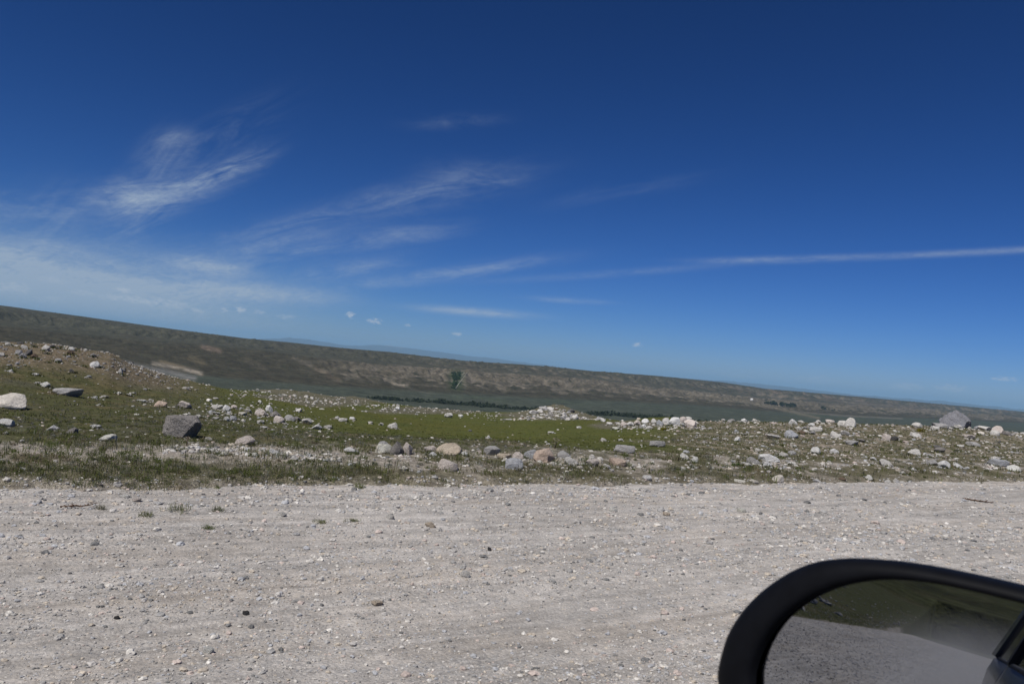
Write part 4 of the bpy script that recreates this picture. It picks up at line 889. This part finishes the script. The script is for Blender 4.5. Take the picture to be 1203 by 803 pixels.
DG = np.maximum(DG, sstep(EDGE+2.2, EDGE+4, Y)*0.30*(1-0.65*mead)*(1-0.55*lm)*(1+0.5*rm))
DG = DG*(1-0.85*np.clip(soilg, 0, 1))*front*(RR < 100)*sstep(-0.1, 0.2, lipd)
n = 72000
az = rng.uniform(math.radians(-4), math.radians(69), n); lr = math.log(8.6)+rng.beta(1.0, 1.5, n)*(math.log(85)-math.log(8.6))
keep = rng.uniform(0, 1, n) < lookup(DG, az, lr); az, lr = az[keep], lr[keep]; rr = np.exp(lr)
x, y = rr*np.sin(az), rr*np.cos(az); md = lookup(mead, az, lr); ve = np.clip(1-(y-EDGE-2.2)/1.5, 0, 1)
x2 = -np.exp(rng.uniform(math.log(2), math.log(60), 9000)); y2 = EDGE+0.3+rng.exponential(8, 9000)
x, y = np.concatenate([x, x2]), np.concatenate([y, y2]); md = np.concatenate([md, np.zeros(9000)]); ve = np.concatenate([ve, np.full(9000, .5)]); rr = np.hypot(x, y)
P = np.stack([x, y, zgrid(x, y)], -1); n = len(x)
pc = rng.uniform(0, 1, n); tone_n = fbm(x/1.1, y/1.1, 3, 311)
ci = np.where(md > 0.5, np.where(pc < 0.65, 0, 5), np.where(tone_n+0.25*(pc-0.5) > 0.28, 3, np.where(pc < 0.28, 0, np.where(pc < 0.5, 1, np.where(pc < 0.72, 4, np.where(pc < 0.9, 2, 5))))))
cols = LEAF[ci]*rng.uniform(0.8, 1.2, (n, 1))
hg = np.exp(rng.normal(0, 0.35, n))*(0.034+0.042*ve)*np.clip(rr/16, 1, 1.5)*np.where(md > 0.5, 0.55, 1); wd = np.maximum(0.005, 0.62*rr/F)
kind_leaf = rng.uniform(0, 1, n) < np.where(md > 0.5, 0.0, 0.72)
nr1 = rr < 16
parts = []
for sel, per in ((~kind_leaf & nr1, 13), (~kind_leaf & ~nr1, 6)):
    parts.append(blades(P[sel], hg[sel], wd[sel], 1.15, cols[sel], per, hg[sel]*0.8, rng))
for sel, per in ((kind_leaf & nr1, 30), (kind_leaf & ~nr1, 12)):
    parts.append(leaves(P[sel], hg[sel]*0.9, np.maximum(0.008, wd[sel]*1.0), cols[sel]*np.array([0.95, 0.95, 1.1]), per, rng))
nb = 1700                                                             # darker leafy clumps among the grass
ab = rng.uniform(math.radians(-3), math.radians(68), nb); yb = EDGE+0.15+rng.gamma(1.6, 1.1, nb); xb = yb*np.tan(ab)
ok = (np.hypot(xb, yb) < 45) & (rng.uniform(0, 1, nb) < np.clip(0.45+1.3*fbm(xb/2.0, yb/1.2, 3, 321), 0, 1)) & (rng.uniform(0, 1, nb) < np.where(xb < 5.5, 1.0, 0.45))
xb, yb = xb[ok], yb[ok]; rb_ = np.hypot(xb, yb); Pb = np.stack([xb, yb, zgrid(xb, yb)], -1); hb = np.exp(rng.normal(math.log(0.062), 0.35, len(xb)))
cb = np.array([(.110, .140, .040), (.125, .145, .062), (.18, .19, .145), (.14, .12, .08)])[rng.choice(4, len(xb), p=[.4, .3, .2, .1])]
parts.append(leaves(Pb, hb, np.maximum(0.010, 0.6*rb_/F), cb, 46, rng)); parts.append(blades(Pb, hb*1.2, np.maximum(0.004, 0.45*rb_/F), 1.0, cb, 9, hb*0.5, rng))
fe = np.array(FEET); kf = 9                                           # grass gathered at the foot of each rock
af = rng.uniform(0, 2*np.pi, len(fe)*kf); qf = np.repeat(fe[:, 2], kf)*rng.uniform(0.42, 0.62, len(fe)*kf)
xf, yf = np.repeat(fe[:, 0], kf)+np.cos(af)*qf, np.repeat(fe[:, 1], kf)+np.sin(af)*qf*0.9; rf = np.hypot(xf, yf); Pf = np.stack([xf, yf, zgrid(xf, yf)], -1)
hf = rng.uniform(0.03, 0.08, len(xf))*np.clip(rf/16, 1, 1.6); cf = LEAF[rng.choice(6, len(xf), p=[.3, .2, .15, .1, .1, .15])]
parts.append(blades(Pf, hf, np.maximum(0.004, 0.5*rf/F), 1.0, cf, 7, hf*0.5, rng)); parts.append(leaves(Pf, hf*0.8, np.maximum(0.006, 0.5*rf/F), cf, 12, rng))
V, Fc, cc = cat(parts)
grass = link("grass", np_mesh("grass", V, Fc, cc, False), m_leaf); props(grass, kind="stuff"); print("grass", n, len(Fc))

# ------------------------------------------------------------------ single plants and debris
def plant(px, py, r_px, c, name, label, catg, group=None, hfac=1.0, per=70, bl=True):
    x, y, z = ground_at(px, py); z = float(top_z(x, y)); d = math.hypot(x, y); r = r_px*d/F
    g_ = np.random.default_rng(int(px*7+py))
    k = 5; Pn = np.stack([g_.normal(0, r*0.32, k), g_.normal(0, r*0.32, k), np.zeros(k)], -1); cs = np.repeat(np.array([c]), k, 0)
    V, Fc, cc = cat([blades(Pn, np.full(k, r*0.8*hfac), np.full(k, max(.003, .5*d/F)), 1.5, cs, per//6, np.full(k, r*.25), g_), leaves(Pn, np.full(k, r*.55*hfac), np.full(k, max(.006, .9*d/F)), cs, per//4, g_)])
    o = link(name, np_mesh(name, V, Fc, cc, False), m_leaf); o.location = (x, y, z); props(o, label, catg, group); return o
WG = (.19, .20, .11)
plant(210, 615, 16, WG, "weed", "largest green weed growing out of the gravel road at left", "weed")
plant(243, 632, 9, (.13, .16, .06), "weed", "small low dark weed nearest the bottom of the road's weeds", "weed")
plant(254, 613, 11, (.24, .25, .17), "weed", "wispy greyish weed right of the largest road weed", "weed")
plant(168, 619, 10, (.19, .20, .11), "weed", "low weed left of the largest road weed", "weed")
plant(118, 612, 9, (.24, .23, .17), "weed", "faint weed beside the dry branch on the road", "weed")
plant(378, 624, 13, (.2, .21, .11), "weed", "spreading weed on the road beside a pale broken stone", "weed", None, 0.6)
plant(412, 622, 9, (.19, .20, .11), "weed", "flat weed on the road left of the pale pinkish stone", "weed", None, 0.6)
plant(419, 579, 8, (.18, .2, .09), "weed", "small weed at the road edge left of middle", "weed", None, 1.2)
plant(865, 547, 7, (.04, .11, .015), "leafy_plant", "bright dark green leafy plant by the largest white verge rock", "plant", None, 0.8)
plant(1083, 507, 7, (.20, .17, .03), "flowering_plant", "yellow flowering plant near skyline left of the dark boulder", "plant", None, 0.9)
plant(781, 505, 6, (.22, .20, .03), "flowering_plant", "yellow flowering plant in front of the crest pile", "plant", None, 0.9)
def dry_stalk(px, py, hpx, name, label):
    x, y, z = ground_at(px, py); z = float(zgrid(x, y)); d = math.hypot(x, y); h = hpx*d/F; g_ = np.random.default_rng(int(px))
    root = bpy.data.objects.new(name, None); col.objects.link(root); root.location = (x, y, z); props(root, label, "plant")
    bm = bmesh.new()
    for k in range(3):
        p0 = Vector((0, 0, -0.02)); a = g_.uniform(0, 6.28)
        p1 = Vector((math.cos(a)*h*0.22, math.sin(a)*h*0.22, h*g_.uniform(0.75, 1.0)))
        mtx = Matrix.Translation((p0+p1)/2) @ (p1-p0).to_track_quat('Z', 'Y').to_matrix().to_4x4()
        bmesh.ops.create_cone(bm, segments=5, radius1=0.004, radius2=0.002, depth=(p1-p0).length, matrix=mtx)
    link("stem", bm_mesh("stem", bm), m_wood, root)
    k = 3; Pn = np.array([[0, 0, h*0.72], [h*.2, 0, h*0.62], [-h*.1, .02, h*.45]])
    V, Fc, cc = leaves(Pn, np.full(k, h*.3), np.full(k, max(.006, 1.0*d/F)), np.repeat([[.33, .29, .23]], k, 0), 22, g_)
    link("seed_head", np_mesh("seed_head", V, Fc, cc), m_leaf, root)
dry_stalk(652, 527, 14, "dry_plant", "pale dry plant sticking up behind the colourful rock pile")
dry_stalk(219, 524, 11, "dry_plant", "thin pale dry stalk in grass in front of the dark boulder")
def branch(px, py, wpx, label):
    x, y, z = ground_at(px, py); z = float(top_z(x, y)); d = math.hypot(x, y); Ln = wpx*d/F; g_ = np.random.default_rng(int(px))
    bm = bmesh.new()
    def limb(p0, p1, r1, r2):
        mtx = Matrix.Translation((p0+p1)/2) @ (p1-p0).to_track_quat('Z', 'Y').to_matrix().to_4x4()
        bmesh.ops.create_cone(bm, segments=7, radius1=r1, radius2=r2, depth=(p1-p0).length*1.03, matrix=mtx)
    p = Vector((-Ln/2, 0, 0.012)); r = Ln*0.042
    for k in range(5):
        q = p + Vector((Ln/5, g_.normal(0, Ln*0.05), g_.normal(0.0, Ln*0.03))); q.z = max(q.z, 0.012); limb(p, q, r, r*0.8)
        for s_ in range(6):
            e_ = q + Vector((g_.uniform(-.1, .18)*Ln, g_.choice([-1, 1])*Ln*g_.uniform(.08, .2), g_.uniform(0.0, .07)*Ln)); limb(q, e_, r*0.45, r*0.2)
        p = q; r *= 0.82
    o = link("broken_branch", bm_mesh("broken_branch", bm), m_wood); o.location = (x, y, z); o.rotation_euler = (0, 0, -math.atan2(x, y)+0.25); props(o, label, "branch")
branch(88, 609, 30, "brown broken dry branch lying on the gravel road at left")
branch(1148, 594, 26, "thin dry branch lying on the gravel road at far right")

# ------------------------------------------------------------------ far valley: river trees, gully thicket, farm building
def far_ground(px, py, lo=300.0, hi=9000.0):
    return ground_at(px, py, lo, hi)
def crowns(spots, g_, per=46):
    Vs = []
    for (x, y, z, w, h) in spots:
        c = np.array([x, y, z+h*0.5]); d = g_.normal(size=(per, 3)); d /= np.linalg.norm(d, axis=1)[:, None]
        p = c + d*np.array([w*.5, w*.5, h*.5])*g_.uniform(.45, 1.05, (per, 1)); s = h*0.20
        u_ = g_.normal(size=(per, 3)); u_ /= np.linalg.norm(u_, axis=1)[:, None]; v_ = np.cross(u_, g_.normal(size=(per, 3))); v_ /= np.linalg.norm(v_, axis=1)[:, None]
        Vs.append(np.stack([p-u_*s, p+v_*s*.8, p+u_*s, p-v_*s*.8], 1))
    V = np.concatenate(Vs); N = len(V); Fb = np.array([[0, 1, 2], [0, 2, 3]])
    return V.reshape(-1, 3), (Fb[None]+(np.arange(N)*4)[:, None, None]).reshape(-1, 3)
g_ = np.random.default_rng(77); spots = []
def tline(pts, n, hpx, jit, gap=0.0):
    for k in range(n):
        t = g_.uniform(0, len(pts)-1); i = min(int(t), len(pts)-2); f_ = t-i
        px = pts[i][0]*(1-f_)+pts[i+1][0]*f_; py = pts[i][1]*(1-f_)+pts[i+1][1]*f_+g_.normal(0, jit)
        if gap and perlin(px/14.0, 3.3, 5) < -gap: continue
        x, y, z = far_ground(px, py); d = math.hypot(x, y); h = hpx*(0.4+1.2*g_.uniform(0, 1)**2)*d/F
        spots.append((x, y, z-h*0.1, h*g_.uniform(0.9, 1.9), h))
tline([(432, 467.5), (470, 470.5), (520, 473.5), (560, 476.5), (600, 480), (640, 482.5), (680, 486), (720, 487.5), (760, 491.5), (830, 496)], 560, 3.0, 0.45, 0.62)
tline([(700, 486.8), (740, 488.5), (790, 492.5)], 110, 4.0, 0.5)
tline([(515, 473), (560, 476), (580, 478)], 30, 4.2, 0.4)
tline([(898, 473.5), (925, 476.5), (935, 477)], 46, 3.0, 0.7); tline([(965, 480), (990, 483)], 16, 2.2, 0.5)
V, Fc = crowns(spots, g_)
tl = link("treeline", np_mesh("treeline", V, Fc), m_tree); props(tl, kind="stuff")
spots = []
def shrubs(n, fx, fy, lo, hi):
    for _ in range(n):
        px = fx(); py = fy(px); x, y, z = far_ground(px, py, 1000.0); d = math.hypot(x, y); h = g_.uniform(lo, hi)*d/F; spots.append((x, y, z-h*.2, h*1.4, h))
shrubs(420, lambda: g_.uniform(480, 760), lambda p: 437+(p-550)*0.075+abs(g_.normal(0, 7)), 0.5, 1.2)
shrubs(260, lambda: g_.uniform(760, 1150), lambda p: 452+(p-760)*0.085+g_.normal(0, 6), 0.4, 0.9)
shrubs(320, lambda: g_.uniform(20, 480), lambda p: 398+p*0.085+g_.normal(0, 11), 0.4, 0.9)
shrubs(60, lambda: g_.normal(620, 40), lambda p: 445+g_.normal(0, 5), 0.8, 1.5)
V, Fc = crowns(spots, g_, 9)
hs = link("hillside_shrubs", np_mesh("hillside_shrubs", V, Fc), m_tree); props(hs, kind="stuff")
spots = []
for k in range(90):
    f_ = g_.uniform(0, 1); f_ = f_**1.3; py = 438.5+f_*17+g_.normal(0, 0.8); px = (1-f_)*g_.uniform(530.5, 543)+f_*g_.uniform(530.5, 536)+g_.normal(0, 0.9)
    x, y, z = far_ground(px, py); d = math.hypot(x, y); h = g_.uniform(1.6, 3.0)*d/F; spots.append((x, y, z-h*.15, h*1.2, h))
V, Fc = crowns(spots, g_)
m_tree2, t, b, o = mat("poplar_foliage"); g = t.new('ShaderNodeNewGeometry')
t.put(b.inputs['Base Color'], t.mix(t.ramp(t.noise(g.outputs['Position'], 0.3, 3), 0.35, 0.65), (0.012, 0.034, 0.006, 1), (0.026, 0.055, 0.012, 1))); b.inputs['Roughness'].default_value = 0.9
gt = link("gully_thicket", np_mesh("gully_thicket", V, Fc), m_tree2); props(gt, kind="stuff")
pp = [far_ground(549+(535-549)*q/14, 437.5+(456.5-437.5)*q/14) for q in range(15)]
Vt = []
for q, (x, y, z) in enumerate(pp):
    a_ = math.atan2(x, y); w_ = 0.9*(0.5+0.5*q/14); Vt += [(x-w_*math.cos(a_), y+w_*math.sin(a_), z+0.9), (x+w_*math.cos(a_), y-w_*math.sin(a_), z+0.9)]
tk_ = link("track", np_mesh("track", np.array(Vt), np.array([[2*q, 2*q+1, 2*q+3, 2*q+2] for q in range(14)])), plain("pale_track", (0.25, 0.24, 0.205), 0.95)); props(tk_, kind="structure")
x, y, z = far_ground(883, 470.3); d = math.hypot(x, y); s = d/F
root = bpy.data.objects.new("farm_building", None); col.objects.link(root); root.location = (x, y, z); root.rotation_euler = (0, 0, -math.atan2(x, y)+0.3)
props(root, "tiny white farm building alone on the far valley floor", "building")
bw, bd, bh = 2.3*s, 2.4*s, 1.6*s
bm = bmesh.new(); bmesh.ops.create_cube(bm, size=1, matrix=Matrix.Translation((0, 0, bh*.45)) @ Matrix.Diagonal((bw, bd, bh*1.1, 1))); link("wall", bm_mesh("wall", bm, False), m_white, root)
bm = bmesh.new()
vv = [bm.verts.new(p) for p in ((-bw*.56, -bd*.56, bh), (bw*.56, -bd*.56, bh), (bw*.56, bd*.56, bh), (-bw*.56, bd*.56, bh), (-bw*.56, 0, bh*1.5), (bw*.56, 0, bh*1.5))]
for f in ((0, 1, 5, 4), (2, 3, 4, 5), (0, 4, 3), (1, 2, 5), (3, 2, 1, 0)): bm.faces.new([vv[i] for i in f])
link("roof", bm_mesh("roof", bm, False), m_white, root)
bm = bmesh.new(); bmesh.ops.create_cube(bm, size=1, matrix=Matrix.Translation((bw*.1, -bd*.5, bh*.35)) @ Matrix.Diagonal((bw*.2, bd*.04, bh*.65, 1))); link("door", bm_mesh("door", bm, False), m_dark, root)

# ------------------------------------------------------------------ the car this is seen from: its left flank and wing mirror
car = bpy.data.objects.new("car", None); col.objects.link(car); car.location = (-1.0, -0.75, 0)
props(car, "dark blue car with a black wing mirror at the lower right", "car")
CO = Vector(car.location)
PROF = [(-0.02, 0.40), (0.09, 0.43), (0.14, 0.60), (0.165, 0.82), (0.168, 1.02), (0.155, 1.19), (0.135, 1.30), (0.098, 1.388)]
def arch(x):
    z = 0
    for xw in (-2.45, 1.25):
        if abs(x-xw) < 0.43: z = max(z, 0.34+math.sqrt(0.43**2-(x-xw)**2))
    return z
def flank(x0, x1, name):
    xs_ = np.linspace(x0, x1, max(3, int((x1-x0)/0.04))); bm = bmesh.new(); rows = []
    for x in xs_:
        tap = -0.22*max(0, (-2.7-x)/0.7)**2 ; row = []
        for (yy, zz) in PROF: row.append(bm.verts.new(Vector((x, yy+tap, max(zz, min(arch(x), 1.0)))) - CO))
        rows.append(row)
    for a_, b_ in zip(rows, rows[1:]):
        for i in range(len(PROF)-1): bm.faces.new((a_[i], b_[i], b_[i+1], a_[i+1]))
    o = link(name, bm_mesh(name, bm), m_paint, car)
    sm = o.modifiers.new("thick", 'SOLIDIFY'); sm.thickness = 0.02; sm.offset = 1 if False else -1
    return o
flank(-3.4, -1.462, "rear_quarter_panel"); d2 = flank(-1.455, -0.408, "door"); d1 = flank(-0.40, 0.95, "door")
def bar(name, pts, hw, hh, m, parent, seg=8):
    """rounded bar through points"""
    bm = bmesh.new(); rings = []
    for k, p in enumerate(pts):
        p = Vector(p); q = Vector(pts[min(k+1, len(pts)-1)])-Vector(pts[max(k-1, 0)]); q.normalize()
        s_ = q.cross(Vector((0, 0, 1))); s_.normalize(); u_ = s_.cross(q)
        rings.append([bm.verts.new(p - CO + s_*math.cos(6.2832*i/seg)*hw + u_*math.sin(6.2832*i/seg)*hh) for i in range(seg)])
    for a_, b_ in zip(rings, rings[1:]):
        for i in range(seg): bm.faces.new((a_[i], a_[(i+1) % seg], b_[(i+1) % seg], b_[i]))
    bm.faces.new(rings[0][::-1]); bm.faces.new(rings[-1])
    return link(name, bm_mesh(name, bm), m, parent)
bar("handle", [(-1.36, 0.150, 1.195), (-1.33, 0.188, 1.20), (-1.20, 0.193, 1.20), (-1.15, 0.150, 1.195)], 0.012, 0.016, m_black, d2)
bar("handle", [(-0.32, 0.150, 1.195), (-0.29, 0.188, 1.20), (-0.16, 0.193, 1.20), (-0.11, 0.150, 1.195)], 0.012, 0.016, m_black, d1)
bar("belt_moulding", [(-2.75, 0.092, 1.398), (-1.5, 0.103, 1.398), (-0.42, 0.103, 1.398), (0.9, 0.103, 1.39)], 0.012, 0.014, m_trim, car)
def panel(name, quad, m, th=0.012):
    bm = bmesh.new(); bm.faces.new([bm.verts.new(Vector(p)-CO) for p in quad]); o = link(name, bm_mesh(name, bm, False), m, car)
    sm = o.modifiers.new("thick", 'SOLIDIFY'); sm.thickness = th; return o
def gh(x, z): return (x, 0.095-0.17*((z-1.39)/0.44), z)
panel("window", [gh(-1.36, 1.395), gh(-0.52, 1.395), gh(-0.56, 1.76), gh(-1.36, 1.76)], m_glassdark)
panel("window", [gh(-2.60, 1.395), gh(-1.46, 1.395), gh(-1.46, 1.76), gh(-2.30, 1.76)], m_glassdark)
panel("pillar", [gh(-0.515, 1.395), gh(-0.42, 1.395), gh(-0.46, 1.78), gh(-0.555, 1.78)], m_paint, 0.03)
panel("pillar", [gh(-1.455, 1.395), gh(-1.365, 1.395), gh(-1.365, 1.78), gh(-1.455, 1.78)], m_trim, 0.03)
panel("pillar", [gh(-3.2, 1.395), gh(-2.605, 1.395), gh(-2.305, 1.78), gh(-2.75, 1.78)], m_paint, 0.03)
panel("roof", [(-2.8, -0.11, 1.785), (0.35, -0.11, 1.785), (0.35, -1.35, 1.83), (-2.8, -1.35, 1.83)], m_paint, 0.04)
panel("tailgate", [(-3.4, -0.16, 0.45), (-3.4, -1.5, 0.45), (-2.8, -1.35, 1.80), (-2.8, -0.12, 1.80)], m_paint, 0.04)
for xw in (-2.45,):
    bm = bmesh.new(); bmesh.ops.create_cone(bm, cap_ends=True, segments=40, radius1=0.35, radius2=0.35, depth=0.22, matrix=Matrix.Translation(Vector((xw, -0.02, 0.335))-CO) @ Matrix.Rotation(math.pi/2, 4, 'X'))
    wh = link("wheel", bm_mesh("wheel", bm), m_tyre, car)
    bm = bmesh.new(); bmesh.ops.create_cone(bm, cap_ends=True, segments=32, radius1=0.22, radius2=0.20, depth=0.02, matrix=Matrix.Translation(Vector((xw, 0.10, 0.335))-CO) @ Matrix.Rotation(-math.pi/2, 4, 'X'))
    link("rim", bm_mesh("rim", bm), m_rim, wh)
# wing mirror
C0 = np.array([0, 0, H])
def at(px, py, depth): return C0 + depth*(fwd + (px-CX)/F*rgt - (py-CY)/F*upv)
M0 = at(1080, 770, 0.53)
MAZ, MEL = math.radians(-101.5), math.radians(6.5)
mn_ = np.array([math.sin(MAZ)*math.cos(MEL), math.cos(MAZ)*math.cos(MEL), math.sin(MEL)])
mu = np.cross(np.array([0, 0, 1.0]), mn_); mu /= np.linalg.norm(mu)      # towards the car
mv = np.cross(mn_, mu)
if mu[1] > 0: mu = -mu
def uv(px, py):
    d = pix_ray(px, py); t_ = ((M0-C0)@mn_)/(d@mn_); p = C0+t_*d-M0; return p@mu, p@mv
OUT = [(842, 803), (844, 780), (855, 744), (877, 711), (908, 683), (944, 664), (985, 656.5), (1030, 657.5), (1080, 664), (1140, 676), (1203, 690.5), (1262, 706), (1300, 725), (1325, 760), (1330, 815), (1305, 880), (1240, 935), (1140, 955), (1030, 950), (940, 925), (880, 885), (850, 840)]
INN = [(887, 803), (890, 780), (903, 751), (925, 724), (955, 703), (990, 688.5), (1030, 681.5), (1070, 682), (1110, 687.5), (1150, 696), (1203, 709), (1245, 722), (1274, 738), (1292, 768), (1294, 812), (1272, 862), (1222, 903), (1140, 920), (1040, 914), (960, 893), (910, 862), (890, 830)]
def smooth_loop(pts, n):
    P_ = np.array([uv(*p) for p in pts]); m_ = len(P_); out_ = []
    for k in range(n):
        t_ = k/n*m_; i = int(t_); f_ = t_-i; p0, p1, p2, p3 = P_[(i-1) % m_], P_[i % m_], P_[(i+1) % m_], P_[(i+2) % m_]
        out_.append(0.5*((2*p1)+(-p0+p2)*f_+(2*p0-5*p1+4*p2-p3)*f_**2+(-p0+3*p1-3*p2+p3)*f_**3))
    return np.array(out_)
NL = 132
lo_, li_ = smooth_loop(OUT, NL), smooth_loop(INN, NL); ctr = li_.mean(0)
lo_ = lo_.mean(0)+(lo_-lo_.mean(0))*np.array([1.033, 1.008])
RC = 1.4
def w3(uvp, dn): return M0 + uvp[..., :1]*mu + uvp[..., 1:2]*mv + np.asarray(dn)[..., None]*mn_
base_p = np.array(CO)
def loops_mesh(name, loops, m, cap_last=False):
    V = np.concatenate(loops)-base_p; Fq = []; k = len(loops)
    for a_ in range(k-1):
        for i in range(NL): j = (i+1) % NL; Fq.append((a_*NL+i, a_*NL+j, (a_+1)*NL+j, (a_+1)*NL+i))
    if cap_last:
        V = np.vstack([V, V[-NL:].mean(0)]); c_ = len(V)-1
        Fq += [((k-1)*NL+i, (k-1)*NL+(i+1) % NL, c_, c_) for i in range(NL)]
    bm = bmesh.new(); vs_b = [bm.verts.new(p) for p in V]
    for f in Fq:
        q = list(dict.fromkeys(f)); bm.faces.new([vs_b[i] for i in q])
    bmesh.ops.recalc_face_normals(bm, faces=bm.faces[:])
    return link(name, bm_mesh(name, bm), m, car)
def inset(k): return lo_+(li_-lo_)*k           # between outer and inner outline
def grow(lp, s): c_ = lo_.mean(0); return c_+(lp-c_)*s
L_ = []
for lp, dn in ((inset(1.0), -0.002), (inset(0.96), 0.003), (inset(0.88), 0.0055), (inset(0.74), 0.006), (inset(0.45), 0.005), (inset(0.2), 0.001), (inset(0.06), -0.005), (inset(0.0), -0.012), (grow(lo_, 0.995), -0.03), (grow(lo_, 0.96), -0.055), (grow(lo_, 0.87), -0.08), (grow(lo_, 0.70), -0.10), (grow(lo_, 0.4), -0.112)):
    L_.append(w3(lp, np.full(NL, dn)))
house = loops_mesh("wing_mirror", L_, m_black, True)
# convex glass
rings = 26; Vg, Ng, Fg = [], [], []
for k in range(rings+1):
    lp = ctr+(li_-ctr)*(k/rings)*1.004
    r2 = (lp**2).sum(1); Vg.append(w3(lp, -r2/(2*RC)-0.0005)); nn_ = RC*mn_ + (lp[:, :1]*mu+lp[:, 1:]*mv); Ng.append(nn_/np.linalg.norm(nn_, axis=1)[:, None])
for k in range(rings):
    for i in range(NL):
        j = (i+1) % NL
        if k == 0: Fg.append((i, NL+i, NL+j))
        else: Fg.append((k*NL+i, (k+1)*NL+i, (k+1)*NL+j)); Fg.append((k*NL+i, (k+1)*NL+j, k*NL+j))
Vg = np.concatenate(Vg)-base_p; Ng = np.concatenate(Ng); Fg = np.array(Fg)
a_ = np.cross(Vg[Fg[:, 1]]-Vg[Fg[:, 0]], Vg[Fg[:, 2]]-Vg[Fg[:, 0]])@mn_
if a_.mean() < 0: Fg = Fg[:, ::-1]
me = np_mesh("mirror_glass", Vg, Fg, None, True); me.normals_split_custom_set_from_vertices([tuple(n_) for n_ in Ng])
gl = link("mirror_glass", me, m_mirror, house); gl.matrix_parent_inverse = Matrix.Identity(4)
pin = w3(np.array([[lo_[:, 0].max()*0.8, -0.03]]), np.array([-0.06]))[0]
bar("mirror_arm", [tuple(pin), tuple((pin+np.array([0.62, 0.08, 1.33]))/2+np.array([0, 0, -.01])), (0.63, 0.06, 1.32)], 0.035, 0.022, m_black, car)

# dust raised behind the car
bm = bmesh.new(); bmesh.ops.create_icosphere(bm, subdivisions=4, radius=1.0)
m_dust = bpy.data.materials.new("road_dust"); m_dust.use_nodes = True; t = NT(m_dust.node_tree); m_dust.node_tree.nodes.clear()
o = t.new('ShaderNodeOutputMaterial'); pv = t.new('ShaderNodeVolumePrincipled'); t.l.new(pv.outputs[0], o.inputs['Volume'])
tco = t.new('ShaderNodeTexCoord'); pv.inputs['Color'].default_value = (.86, .85, .84, 1); pv.inputs['Anisotropy'].default_value = 0.1
ln = t.new('ShaderNodeVectorMath', operation='LENGTH'); t.l.new(tco.outputs['Object'], ln.inputs[0])
fade = t.ramp(ln.outputs['Value'], 0.25, 1.0, 1.0, 0.0)
g = t.new('ShaderNodeNewGeometry')
t.put(pv.inputs['Density'], t.m('MULTIPLY', t.ramp(t.noise(g.outputs['Position'], 0.5, 4, 0.6), 0.32, 0.7, 0.06, 0.65), fade)); pv.inputs['Density Attribute'].default_value = ''
dust = link("dust_cloud", bm_mesh("dust_cloud", bm), m_dust); dust.location = (-9.5, -1.1, 0.1); dust.scale = (7.2, 4.2, 2.2); props(dust, kind="stuff")
